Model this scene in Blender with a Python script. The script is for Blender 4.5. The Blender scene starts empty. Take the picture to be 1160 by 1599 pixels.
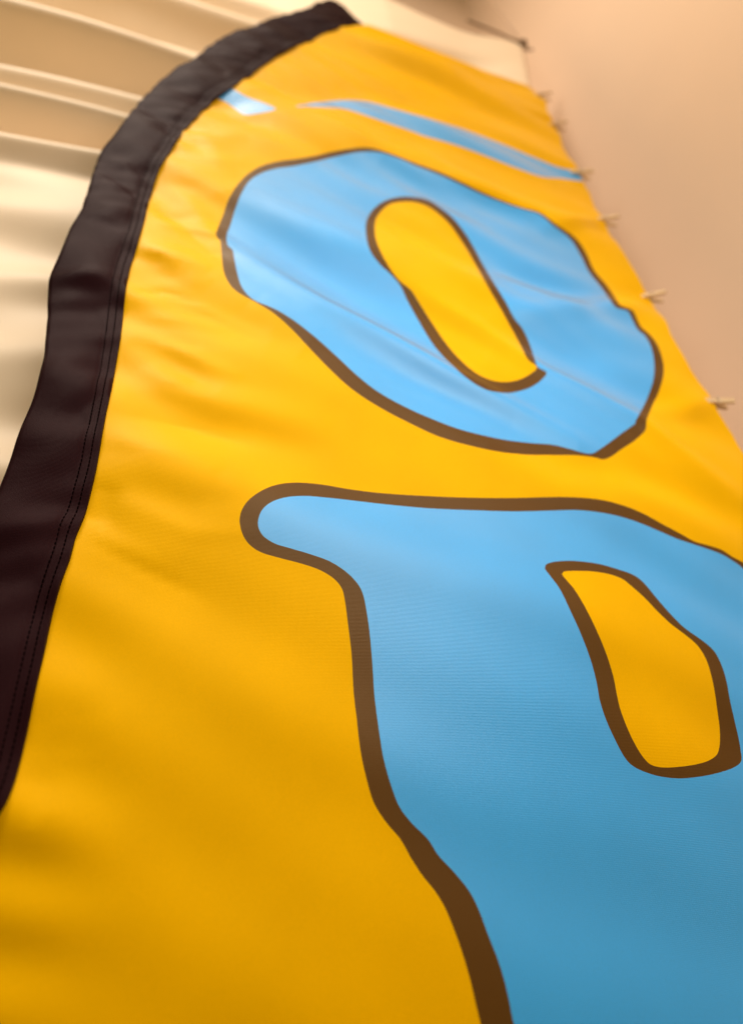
import bpy, bmesh, math, random
import numpy as np
from mathutils import Matrix, Vector
from mathutils.geometry import delaunay_2d_cdt
random.seed(4)
scene = bpy.context.scene
COL = scene.collection
Z0 = 1.30                       # height of the lens above the floor
D = 0.50                        # lens to the flag's mean plane (the plane Y = 0)

STRIPE_A = [(-0.0225,1.2748),(-0.0213,1.2789),(-0.0187,1.2845),(-0.0148,1.291),(-0.0103,1.2976),(-0.0053,1.3034),(-0.0004,1.3071),(0.0033,1.3076),(0.0073,1.3065),(0.0116,1.3042),(0.0161,1.3013),(0.0206,1.2983),(0.0251,1.2956),(0.0295,1.2931),(0.0338,1.2913),(0.0387,1.2897),(0.0437,1.2881),(0.0487,1.2864),(0.0535,1.2843),(0.0582,1.2816),(0.0625,1.2786),(0.0664,1.2753),(0.0726,1.2698),(0.0785,1.2651),(0.0832,1.2609),(0.0859,1.2573),(0.078,1.2487),(0.0745,1.2468),(0.0702,1.2448),(0.0654,1.2428),(0.0604,1.2409),(0.0556,1.2393),(0.0512,1.238),(0.0455,1.2362),(0.0401,1.2347),(0.035,1.2339),(0.0302,1.2347),(0.0255,1.238),(0.0212,1.2437),(0.0169,1.2498),(0.0127,1.2548),(0.0085,1.2586),(0.0045,1.2618),(0.0004,1.2646),(-0.0039,1.2669),(-0.0094,1.2684),(-0.0156,1.2696),(-0.0206,1.2714)]
STRIPE_B = [(0.1235,1.2899),(0.1243,1.2939),(0.1309,1.3055),(0.1438,1.3557),(0.1526,1.3711),(0.1576,1.3762),(0.1626,1.3804),(0.1678,1.3845),(0.1735,1.3897),(0.1801,1.3975),(0.1852,1.4053),(0.1911,1.4139),(0.197,1.4203),(0.2031,1.4246),(0.2091,1.4278),(0.2153,1.4305),(0.2213,1.4328),(0.2272,1.4351),(0.2329,1.4374),(0.2382,1.4399),(0.2453,1.4441),(0.2522,1.4499),(0.259,1.4566),(0.2656,1.4622),(0.2718,1.4652),(0.2781,1.4667),(0.2848,1.4674),(0.2903,1.4671),(0.296,1.4663),(0.3017,1.4649),(0.3076,1.4631),(0.3134,1.4611),(0.3193,1.4589),(0.3251,1.4567),(0.3308,1.4546),(0.3364,1.4527),(0.342,1.4509),(0.3477,1.4491),(0.3535,1.4473),(0.3593,1.4456),(0.3649,1.444),(0.3703,1.4426),(0.3755,1.4414),(0.3802,1.4404),(0.3844,1.4396),(0.3919,1.4389),(0.3985,1.4388),(0.4062,1.4385),(0.4107,1.4383),(0.416,1.4383),(0.4221,1.4384),(0.4286,1.4387),(0.4355,1.4392),(0.4426,1.44),(0.4496,1.441),(0.4564,1.4418),(0.4627,1.4426),(0.4682,1.4432),(0.4757,1.4439),(0.4822,1.4446),(0.4883,1.445),(0.4942,1.445),(0.5005,1.4446),(0.5075,1.4437),(0.5117,1.4429),(0.5163,1.4422),(0.5213,1.4413),(0.5267,1.4404),(0.5323,1.4394),(0.5382,1.4383),(0.5443,1.4371),(0.5505,1.4359),(0.5568,1.4346),(0.5631,1.4332),(0.5695,1.4318),(0.5758,1.4304),(0.582,1.429),(0.588,1.4275),(0.5939,1.4261),(0.5995,1.4246),(0.6048,1.4232),(0.6111,1.4215),(0.6172,1.4196),(0.6233,1.4178),(0.6293,1.4158),(0.6352,1.4139),(0.641,1.4119),(0.6466,1.4099),(0.6522,1.4079),(0.6576,1.406),(0.6629,1.4041),(0.668,1.4023),(0.673,1.4005),(0.6779,1.3988),(0.6825,1.3972),(0.689,1.395),(0.6949,1.3928),(0.7006,1.3907),(0.706,1.3888),(0.7113,1.3869),(0.7165,1.3852),(0.7219,1.3837),(0.7274,1.3823),(0.7332,1.381),(0.7396,1.3801),(0.7465,1.3796),(0.7537,1.3793),(0.7611,1.3792),(0.7683,1.3791),(0.7751,1.379),(0.7813,1.3787),(0.7866,1.3781),(0.7907,1.3768),(0.7961,1.3692),(0.7975,1.3588),(0.7926,1.3516),(0.7887,1.3505),(0.7836,1.3498),(0.7774,1.3492),(0.7704,1.3487),(0.7628,1.3481),(0.7548,1.3473),(0.7466,1.3461),(0.7384,1.3446),(0.7305,1.3425),(0.7233,1.34),(0.7139,1.3358),(0.7052,1.3313),(0.6971,1.3271),(0.6895,1.3235),(0.6821,1.3206),(0.6746,1.3185),(0.6667,1.3174),(0.6612,1.3171),(0.6557,1.3172),(0.6501,1.3176),(0.6444,1.3182),(0.6386,1.319),(0.6328,1.32),(0.6268,1.3212),(0.6206,1.3225),(0.6144,1.3239),(0.608,1.3253),(0.6015,1.3268),(0.5965,1.328),(0.5914,1.3292),(0.5861,1.3306),(0.5806,1.332),(0.5751,1.3336),(0.5694,1.3351),(0.5638,1.3367),(0.5581,1.3383),(0.5524,1.3399),(0.5469,1.3414),(0.5413,1.343),(0.536,1.3444),(0.5307,1.3458),(0.5257,1.3471),(0.5208,1.3483),(0.5145,1.3499),(0.5085,1.3513),(0.5027,1.3527),(0.4971,1.3539),(0.4917,1.3552),(0.4863,1.3563),(0.481,1.3574),(0.4757,1.3584),(0.4704,1.3593),(0.465,1.3603),(0.4595,1.3611),(0.4538,1.3619),(0.4478,1.3626),(0.4416,1.3631),(0.4354,1.3635),(0.4292,1.3638),(0.423,1.3637),(0.417,1.3635),(0.4113,1.3632),(0.4061,1.363),(0.4013,1.3628),(0.3971,1.3627),(0.3912,1.3632),(0.3864,1.3643),(0.3816,1.3656),(0.3759,1.3666),(0.3718,1.367),(0.3672,1.3674),(0.362,1.368),(0.3564,1.3686),(0.3505,1.3693),(0.3444,1.3701),(0.3382,1.371),(0.332,1.3719),(0.3258,1.3729),(0.3198,1.374),(0.3141,1.3751),(0.3087,1.3763),(0.3038,1.3773),(0.2978,1.3787),(0.292,1.3801),(0.2864,1.3815),(0.2809,1.3829),(0.2757,1.3843),(0.2707,1.3857),(0.2659,1.387),(0.2614,1.3882),(0.2572,1.3893),(0.2532,1.3903),(0.2475,1.3916),(0.2425,1.3927),(0.2376,1.393),(0.2323,1.3919),(0.2257,1.3879),(0.2202,1.3832),(0.2143,1.3785),(0.2082,1.3743),(0.2021,1.3712),(0.1959,1.3689),(0.1897,1.367),(0.1836,1.3654),(0.1776,1.3638),(0.1719,1.3619),(0.1654,1.3586),(0.1582,1.3519),(0.149,1.3271),(0.1404,1.3025),(0.1343,1.296),(0.1294,1.2926),(0.1257,1.2906)]
O_OUT = [(0.0001,0.8315),(0.0006,0.837),(0.0015,0.8491),(0.0027,0.8606),(0.004,0.8705),(0.0053,0.8788),(0.0066,0.8863),(0.0078,0.8935),(0.0088,0.9003),(0.0097,0.9068),(0.0106,0.9126),(0.0116,0.9178),(0.0125,0.9228),(0.0136,0.9277),(0.0149,0.9327),(0.0165,0.9386),(0.0183,0.9448),(0.0202,0.9513),(0.0222,0.9582),(0.0244,0.966),(0.0267,0.9747),(0.0291,0.983),(0.0316,0.9905),(0.0341,0.997),(0.0368,1.003),(0.0396,1.0089),(0.0426,1.0154),(0.0458,1.0225),(0.0491,1.0297),(0.0525,1.0363),(0.0561,1.0423),(0.0599,1.0483),(0.064,1.0542),(0.0683,1.0602),(0.0729,1.0659),(0.0777,1.0714),(0.0826,1.0765),(0.0877,1.0813),(0.0929,1.0857),(0.0975,1.0892),(0.1023,1.0926),(0.1072,1.0958),(0.1122,1.0988),(0.1172,1.1017),(0.1222,1.1049),(0.1272,1.1083),(0.1323,1.1122),(0.1375,1.1167),(0.1428,1.1221),(0.1483,1.1285),(0.1539,1.1356),(0.1595,1.1425),(0.1648,1.1483),(0.1698,1.1529),(0.1746,1.1567),(0.1792,1.16),(0.1837,1.163),(0.1883,1.1656),(0.1931,1.1682),(0.1982,1.1708),(0.203,1.1735),(0.2081,1.1765),(0.2136,1.1801),(0.2193,1.1842),(0.225,1.1885),(0.2306,1.1927),(0.236,1.1963),(0.241,1.1994),(0.2468,1.2017),(0.2519,1.2032),(0.2568,1.2043),(0.2616,1.2049),(0.2665,1.2052),(0.272,1.2052),(0.2764,1.205),(0.281,1.2046),(0.2857,1.204),(0.2905,1.2033),(0.2954,1.2023),(0.3006,1.2021),(0.3059,1.2019),(0.3111,1.2017),(0.3159,1.2016),(0.3208,1.2014),(0.3257,1.2013),(0.3307,1.2012),(0.3358,1.201),(0.3409,1.2009),(0.3461,1.2006),(0.3512,1.2003),(0.3563,1.1999),(0.3614,1.1994),(0.3665,1.1988),(0.3716,1.198),(0.3767,1.197),(0.3818,1.1958),(0.3867,1.1945),(0.3916,1.1931),(0.3964,1.1917),(0.4012,1.1904),(0.4064,1.1889),(0.411,1.1863),(0.4157,1.1839),(0.4203,1.1816),(0.4249,1.1792),(0.4295,1.177),(0.4344,1.1751),(0.4393,1.173),(0.4438,1.1711),(0.4484,1.1692),(0.4529,1.1671),(0.4575,1.1652),(0.4622,1.1633),(0.467,1.1615),(0.4717,1.1597),(0.4765,1.1579),(0.4813,1.1562),(0.4861,1.1545),(0.491,1.1528),(0.496,1.1512),(0.5008,1.1491),(0.5057,1.1474),(0.5106,1.1457),(0.5154,1.144),(0.5202,1.1424),(0.5249,1.1409),(0.53,1.1392),(0.5351,1.1376),(0.5401,1.1359),(0.545,1.1343),(0.5498,1.1327),(0.5545,1.1312),(0.5592,1.1296),(0.5638,1.128),(0.569,1.1264),(0.5741,1.1251),(0.5794,1.1243),(0.5846,1.1234),(0.5896,1.1223),(0.5945,1.1209),(0.5991,1.1188),(0.6033,1.116),(0.6071,1.1125),(0.6106,1.1086),(0.6139,1.1042),(0.6173,1.0997),(0.6211,1.0954),(0.6256,1.0918),(0.6297,1.0893),(0.6344,1.0871),(0.6395,1.0851),(0.6447,1.0831),(0.6499,1.081),(0.6549,1.0787),(0.6595,1.076),(0.6635,1.0729),(0.6669,1.0696),(0.6705,1.0649),(0.6734,1.0598),(0.6757,1.0545),(0.6776,1.049),(0.6792,1.0433),(0.6805,1.0373),(0.6818,1.0312),(0.6827,1.0248),(0.6832,1.0181),(0.6834,1.0112),(0.6836,1.0043),(0.6838,0.9975),(0.6845,0.9911),(0.6856,0.985),(0.6872,0.9792),(0.6893,0.9737),(0.6917,0.9683),(0.6941,0.9631),(0.6965,0.9579),(0.6987,0.9527),(0.7005,0.9475),(0.702,0.9412),(0.7032,0.9347),(0.7039,0.9278),(0.7037,0.9203),(0.7021,0.9114),(0.6985,0.9008),(0.6878,0.8783),(0.6848,0.8671),(0.6869,0.8614),(0.6916,0.8594),(0.6982,0.8588),(0.7048,0.8582),(0.7097,0.8566),(0.7129,0.8523),(0.714,0.8467),(0.715,0.8408),(0.7158,0.8343),(0.7162,0.8271),(0.7173,0.8197),(0.719,0.8155),(0.7213,0.8114),(0.7238,0.8073),(0.7262,0.8029),(0.7279,0.7981),(0.729,0.793),(0.73,0.7878),(0.7306,0.7822),(0.7307,0.776),(0.7302,0.769),(0.7294,0.7624),(0.7283,0.7552),(0.727,0.7477),(0.7256,0.7403),(0.7241,0.7332),(0.7226,0.7268),(0.7205,0.7198),(0.7181,0.7132),(0.7151,0.7066),(0.7115,0.6995),(0.7072,0.6917),(0.7036,0.6857),(0.7,0.6796),(0.6963,0.6736),(0.6929,0.6678),(0.6896,0.6623),(0.6865,0.6572),(0.6835,0.6525),(0.6793,0.6463),(0.6747,0.6401),(0.6693,0.6335),(0.663,0.626),(0.6555,0.6172),(0.6479,0.608),(0.6406,0.5992),(0.6329,0.5899),(0.6214,0.5771),(0.6156,0.5696),(0.6127,0.563),(0.6113,0.5578),(0.6087,0.5527),(0.6058,0.5494),(0.602,0.5459),(0.5973,0.542),(0.5919,0.5377),(0.5862,0.5333),(0.5816,0.5299),(0.5768,0.5267),(0.5721,0.5237),(0.5676,0.5209),(0.5632,0.5182),(0.5592,0.5155),(0.5544,0.5123),(0.5497,0.5089),(0.5451,0.5056),(0.5406,0.5024),(0.5364,0.4997),(0.5309,0.4965),(0.5261,0.4943),(0.5216,0.493),(0.5177,0.493),(0.514,0.4936),(0.5096,0.4941),(0.5065,0.4942),(0.5031,0.4943),(0.4993,0.4944),(0.4953,0.4945),(0.4911,0.4945),(0.4866,0.4945),(0.482,0.4944),(0.4788,0.4944),(0.4753,0.4943),(0.4716,0.4942),(0.4678,0.4939),(0.4639,0.4937),(0.4598,0.4933),(0.4557,0.493),(0.4515,0.4925),(0.4472,0.492),(0.4429,0.4915),(0.439,0.491),(0.435,0.4903),(0.4309,0.4896),(0.4268,0.4888),(0.4225,0.4879),(0.4183,0.487),(0.4139,0.4861),(0.4095,0.4852),(0.4051,0.4843),(0.4006,0.4835),(0.3961,0.4827),(0.3923,0.4822),(0.3886,0.4817),(0.3849,0.4812),(0.3812,0.4807),(0.3775,0.4803),(0.3738,0.48),(0.3701,0.4797),(0.3663,0.4795),(0.3625,0.4794),(0.3587,0.4793),(0.3547,0.4793),(0.3506,0.4793),(0.3464,0.4793),(0.3433,0.4795),(0.3403,0.4799),(0.3371,0.4803),(0.3338,0.4808),(0.3305,0.4812),(0.3271,0.4817),(0.3236,0.4822),(0.3202,0.4827),(0.3167,0.4832),(0.3132,0.4838),(0.3098,0.4844),(0.3064,0.485),(0.3031,0.4856),(0.2998,0.4863),(0.2966,0.487),(0.2936,0.4877),(0.2906,0.4884),(0.2878,0.4892),(0.2844,0.4902),(0.281,0.4912),(0.2779,0.4923),(0.2748,0.4934),(0.2719,0.4946),(0.269,0.4958),(0.2661,0.4971),(0.2634,0.4984),(0.2606,0.4997),(0.2579,0.501),(0.2551,0.5024),(0.2524,0.5037),(0.2496,0.5051),(0.2467,0.5065),(0.2439,0.5079),(0.241,0.5094),(0.2381,0.5109),(0.2351,0.5124),(0.2322,0.5139),(0.2293,0.5155),(0.2264,0.517),(0.2236,0.5186),(0.2207,0.5202),(0.2179,0.5219),(0.2152,0.5235),(0.2125,0.5251),(0.2098,0.5268),(0.2072,0.5284),(0.2043,0.5304),(0.2014,0.5323),(0.1985,0.5343),(0.1957,0.5362),(0.193,0.5382),(0.1903,0.5403),(0.1877,0.5423),(0.1851,0.5444),(0.1825,0.5465),(0.18,0.5487),(0.1775,0.5509),(0.1751,0.5531),(0.1725,0.5557),(0.17,0.5583),(0.1675,0.5609),(0.1651,0.5637),(0.1628,0.5664),(0.1604,0.5692),(0.1582,0.572),(0.1559,0.5748),(0.1537,0.5776),(0.1515,0.5804),(0.1493,0.583),(0.147,0.5859),(0.1448,0.5887),(0.1426,0.5916),(0.1405,0.5945),(0.1384,0.5974),(0.1364,0.6002),(0.1343,0.6031),(0.1321,0.606),(0.1299,0.6089),(0.1276,0.6119),(0.1255,0.6146),(0.1232,0.6174),(0.1209,0.6204),(0.1187,0.6237),(0.1164,0.6269),(0.1141,0.6302),(0.1118,0.6333),(0.1095,0.6364),(0.1072,0.6393),(0.105,0.6422),(0.1028,0.6448),(0.1002,0.6478),(0.0976,0.6508),(0.0951,0.6536),(0.0926,0.6563),(0.0902,0.6589),(0.0877,0.6613),(0.0853,0.6637),(0.083,0.666),(0.0806,0.6682),(0.0775,0.6709),(0.0744,0.6733),(0.0712,0.6756),(0.0682,0.6777),(0.0654,0.6796),(0.0629,0.6813),(0.0609,0.6828),(0.058,0.6848),(0.0551,0.6869),(0.0529,0.6884),(0.05,0.6899),(0.0468,0.6916),(0.0434,0.6935),(0.0401,0.6956),(0.037,0.6976),(0.0343,0.6997),(0.0307,0.703),(0.0276,0.7064),(0.0249,0.7101),(0.0224,0.7146),(0.0204,0.7189),(0.0185,0.7236),(0.0168,0.729),(0.0153,0.7352),(0.0139,0.7425),(0.0131,0.7488),(0.0124,0.7563),(0.0118,0.7646),(0.0112,0.7732),(0.0107,0.7818),(0.0102,0.7887),(0.0097,0.7938),(0.009,0.8006),(0.0084,0.8075),(0.0077,0.8139),(0.0069,0.8192),(0.0022,0.8255)]
O_IN = [(0.0152,0.8391),(0.0158,0.8507),(0.017,0.8599),(0.0184,0.8681),(0.0197,0.8763),(0.0205,0.8829),(0.0214,0.89),(0.0224,0.8971),(0.0233,0.9037),(0.0243,0.9098),(0.0253,0.9153),(0.0264,0.9205),(0.0274,0.9258),(0.0285,0.9313),(0.0296,0.9369),(0.0309,0.9428),(0.0323,0.9491),(0.0341,0.9571),(0.0361,0.9659),(0.0382,0.9749),(0.0406,0.9841),(0.0432,0.9917),(0.046,0.9981),(0.049,1.0041),(0.0523,1.0103),(0.056,1.0171),(0.06,1.0242),(0.0636,1.0299),(0.0675,1.0352),(0.0717,1.0403),(0.076,1.0455),(0.0806,1.0507),(0.0852,1.0559),(0.0893,1.0602),(0.0934,1.064),(0.0977,1.0676),(0.102,1.071),(0.1065,1.0745),(0.1112,1.078),(0.116,1.0818),(0.1204,1.0852),(0.1249,1.0886),(0.1296,1.0921),(0.1345,1.0957),(0.1394,1.0996),(0.1444,1.1038),(0.1496,1.1086),(0.1548,1.1142),(0.1596,1.1202),(0.1646,1.127),(0.1697,1.1339),(0.1747,1.1401),(0.1796,1.1449),(0.1843,1.1487),(0.189,1.152),(0.1936,1.155),(0.1981,1.1576),(0.2033,1.1606),(0.2084,1.1636),(0.2136,1.1668),(0.2189,1.1703),(0.2242,1.1741),(0.2296,1.1782),(0.235,1.1823),(0.2404,1.1862),(0.2464,1.1901),(0.2521,1.1927),(0.2576,1.1947),(0.263,1.1962),(0.2684,1.1973),(0.2738,1.198),(0.2793,1.1983),(0.2841,1.1983),(0.2889,1.1981),(0.2939,1.1977),(0.2989,1.1974),(0.3038,1.197),(0.3088,1.1965),(0.3137,1.1961),(0.3185,1.1956),(0.3238,1.1951),(0.3289,1.1944),(0.3338,1.1935),(0.3388,1.1926),(0.3439,1.1916),(0.3492,1.1907),(0.3549,1.1898),(0.3596,1.1893),(0.3646,1.1887),(0.3697,1.188),(0.3749,1.1872),(0.3801,1.1863),(0.3853,1.1852),(0.3904,1.1841),(0.3954,1.1829),(0.4003,1.1817),(0.4054,1.18),(0.4102,1.1779),(0.415,1.1759),(0.4197,1.1739),(0.4243,1.1718),(0.4291,1.17),(0.434,1.1682),(0.439,1.1663),(0.4435,1.1645),(0.4481,1.1627),(0.4527,1.1609),(0.4574,1.1592),(0.4621,1.1575),(0.4669,1.1558),(0.4716,1.1542),(0.4764,1.1526),(0.4813,1.1511),(0.4861,1.1496),(0.491,1.1482),(0.4959,1.1466),(0.5008,1.1449),(0.5057,1.1434),(0.5106,1.1419),(0.5154,1.1404),(0.5201,1.139),(0.5248,1.1376),(0.53,1.1361),(0.5351,1.1346),(0.5401,1.133),(0.545,1.1315),(0.5499,1.13),(0.5546,1.1285),(0.5592,1.127),(0.5636,1.1255),(0.5694,1.1236),(0.5751,1.1223),(0.5807,1.1214),(0.5862,1.1203),(0.5914,1.1187),(0.5963,1.1163),(0.6006,1.113),(0.6044,1.109),(0.6077,1.1042),(0.6109,1.099),(0.6145,1.0938),(0.6188,1.089),(0.6228,1.0859),(0.6274,1.083),(0.6324,1.0804),(0.6376,1.0777),(0.6427,1.0749),(0.6474,1.0717),(0.6515,1.0681),(0.6549,1.064),(0.658,1.059),(0.6604,1.0535),(0.6622,1.0476),(0.6636,1.0414),(0.6648,1.035),(0.6658,1.0285),(0.6667,1.0219),(0.6676,1.0152),(0.6681,1.0084),(0.6685,1.0015),(0.6689,0.9947),(0.6694,0.988),(0.6702,0.9814),(0.6712,0.975),(0.6726,0.9687),(0.6743,0.9624),(0.6761,0.9562),(0.6779,0.95),(0.6798,0.9439),(0.6815,0.9381),(0.6829,0.9323),(0.6841,0.9256),(0.6848,0.9186),(0.6847,0.9109),(0.6826,0.9011),(0.6776,0.8877),(0.6731,0.8758),(0.6712,0.8636),(0.6726,0.8568),(0.6764,0.8527),(0.6814,0.8517),(0.6878,0.852),(0.6941,0.8522),(0.6989,0.8512),(0.702,0.8474),(0.7033,0.8421),(0.7044,0.8358),(0.7054,0.83),(0.7057,0.8231),(0.7059,0.8156),(0.7063,0.8086),(0.7079,0.8033),(0.7106,0.7992),(0.7131,0.7949),(0.7145,0.7891),(0.7145,0.7833),(0.7142,0.7769),(0.7136,0.7703),(0.7128,0.7635),(0.7118,0.7566),(0.7108,0.7507),(0.7096,0.7447),(0.7082,0.7384),(0.7064,0.7319),(0.7043,0.7253),(0.7018,0.7185),(0.6989,0.7116),(0.6956,0.7045),(0.6922,0.6975),(0.6888,0.6906),(0.6854,0.684),(0.6822,0.6776),(0.6794,0.6723),(0.6764,0.6671),(0.6735,0.6618),(0.6704,0.6567),(0.6672,0.6515),(0.6639,0.6463),(0.6603,0.6411),(0.6544,0.6331),(0.6467,0.6239),(0.6383,0.6141),(0.6307,0.6054),(0.6221,0.5959),(0.6088,0.5818),(0.603,0.5751),(0.5997,0.5711),(0.5976,0.5682),(0.5956,0.5632),(0.593,0.5612),(0.5894,0.5588),(0.5849,0.5558),(0.5796,0.5522),(0.5738,0.5481),(0.5681,0.544),(0.5635,0.5405),(0.5588,0.537),(0.5541,0.5336),(0.5496,0.5302),(0.5451,0.5269),(0.5407,0.5237),(0.5363,0.5206),(0.5303,0.5162),(0.524,0.5115),(0.518,0.5071),(0.5128,0.5035),(0.5084,0.501),(0.5035,0.4992),(0.4993,0.4989),(0.4948,0.4992),(0.4912,0.4995),(0.4873,0.5002),(0.4832,0.501),(0.4791,0.5022),(0.4748,0.5034),(0.4716,0.5042),(0.4684,0.505),(0.465,0.5059),(0.4616,0.5068),(0.4579,0.5076),(0.4541,0.5083),(0.45,0.5089),(0.4467,0.5091),(0.4432,0.5093),(0.4396,0.5093),(0.4358,0.5092),(0.4319,0.509),(0.4279,0.5088),(0.4237,0.5086),(0.4194,0.5083),(0.415,0.508),(0.4113,0.5078),(0.4076,0.5076),(0.4037,0.5073),(0.3997,0.5069),(0.3957,0.5066),(0.3916,0.5063),(0.3874,0.5058),(0.3831,0.5053),(0.3787,0.5048),(0.3743,0.5044),(0.37,0.504),(0.3662,0.5038),(0.3623,0.5036),(0.3583,0.5035),(0.3543,0.5034),(0.3502,0.5032),(0.3462,0.5033),(0.3425,0.5036),(0.3388,0.504),(0.3351,0.5043),(0.3316,0.5047),(0.3282,0.5051),(0.325,0.5055),(0.3219,0.506),(0.3179,0.5066),(0.3143,0.5072),(0.311,0.5079),(0.3079,0.5085),(0.3049,0.5093),(0.3018,0.5101),(0.2987,0.5111),(0.2953,0.5121),(0.2916,0.5133),(0.289,0.5142),(0.2862,0.5152),(0.2833,0.5162),(0.2804,0.5172),(0.2773,0.5183),(0.2742,0.5195),(0.2711,0.5207),(0.2679,0.5219),(0.2648,0.5232),(0.2616,0.5244),(0.2585,0.5257),(0.2555,0.527),(0.2525,0.5284),(0.2496,0.5297),(0.2465,0.5312),(0.2435,0.5328),(0.2404,0.5345),(0.2374,0.5362),(0.2344,0.5378),(0.2314,0.5396),(0.2284,0.5413),(0.2255,0.5431),(0.2226,0.5449),(0.2199,0.5467),(0.2172,0.5485),(0.2146,0.5503),(0.2121,0.5521),(0.209,0.5545),(0.2061,0.5568),(0.2034,0.5592),(0.2008,0.5617),(0.1982,0.5641),(0.1958,0.5666),(0.1934,0.5691),(0.191,0.5717),(0.1886,0.5743),(0.1861,0.577),(0.1837,0.5797),(0.1813,0.5826),(0.1789,0.5855),(0.1765,0.5884),(0.1742,0.5914),(0.1718,0.5944),(0.1695,0.5974),(0.1672,0.6004),(0.1648,0.6034),(0.1624,0.6063),(0.1599,0.6091),(0.1575,0.6119),(0.155,0.6147),(0.1526,0.6174),(0.1501,0.6201),(0.1476,0.6227),(0.145,0.6253),(0.1425,0.6278),(0.14,0.6303),(0.1374,0.6326),(0.1346,0.6352),(0.1317,0.6377),(0.1288,0.6403),(0.1259,0.6431),(0.1231,0.6459),(0.1203,0.6485),(0.1175,0.6511),(0.1147,0.6535),(0.112,0.6558),(0.1089,0.6583),(0.1059,0.6607),(0.1029,0.663),(0.0999,0.6651),(0.097,0.6672),(0.0941,0.6692),(0.0914,0.671),(0.0888,0.6727),(0.0849,0.675),(0.0812,0.677),(0.0777,0.6786),(0.0745,0.6801),(0.0715,0.6815),(0.0673,0.6831),(0.0637,0.6845),(0.06,0.6863),(0.0571,0.6881),(0.0541,0.6902),(0.0512,0.6923),(0.0483,0.6951),(0.0461,0.6979),(0.0439,0.701),(0.0418,0.7047),(0.0398,0.7088),(0.038,0.7135),(0.0367,0.718),(0.0354,0.7232),(0.0343,0.729),(0.0333,0.7352),(0.0324,0.7417),(0.0315,0.7479),(0.0305,0.7554),(0.0296,0.7627),(0.0288,0.7696),(0.028,0.7759),(0.0273,0.7816),(0.0263,0.7895),(0.0254,0.7961),(0.0241,0.8014),(0.0208,0.8051),(0.0177,0.8093),(0.0163,0.8167),(0.0154,0.8264)]
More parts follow.
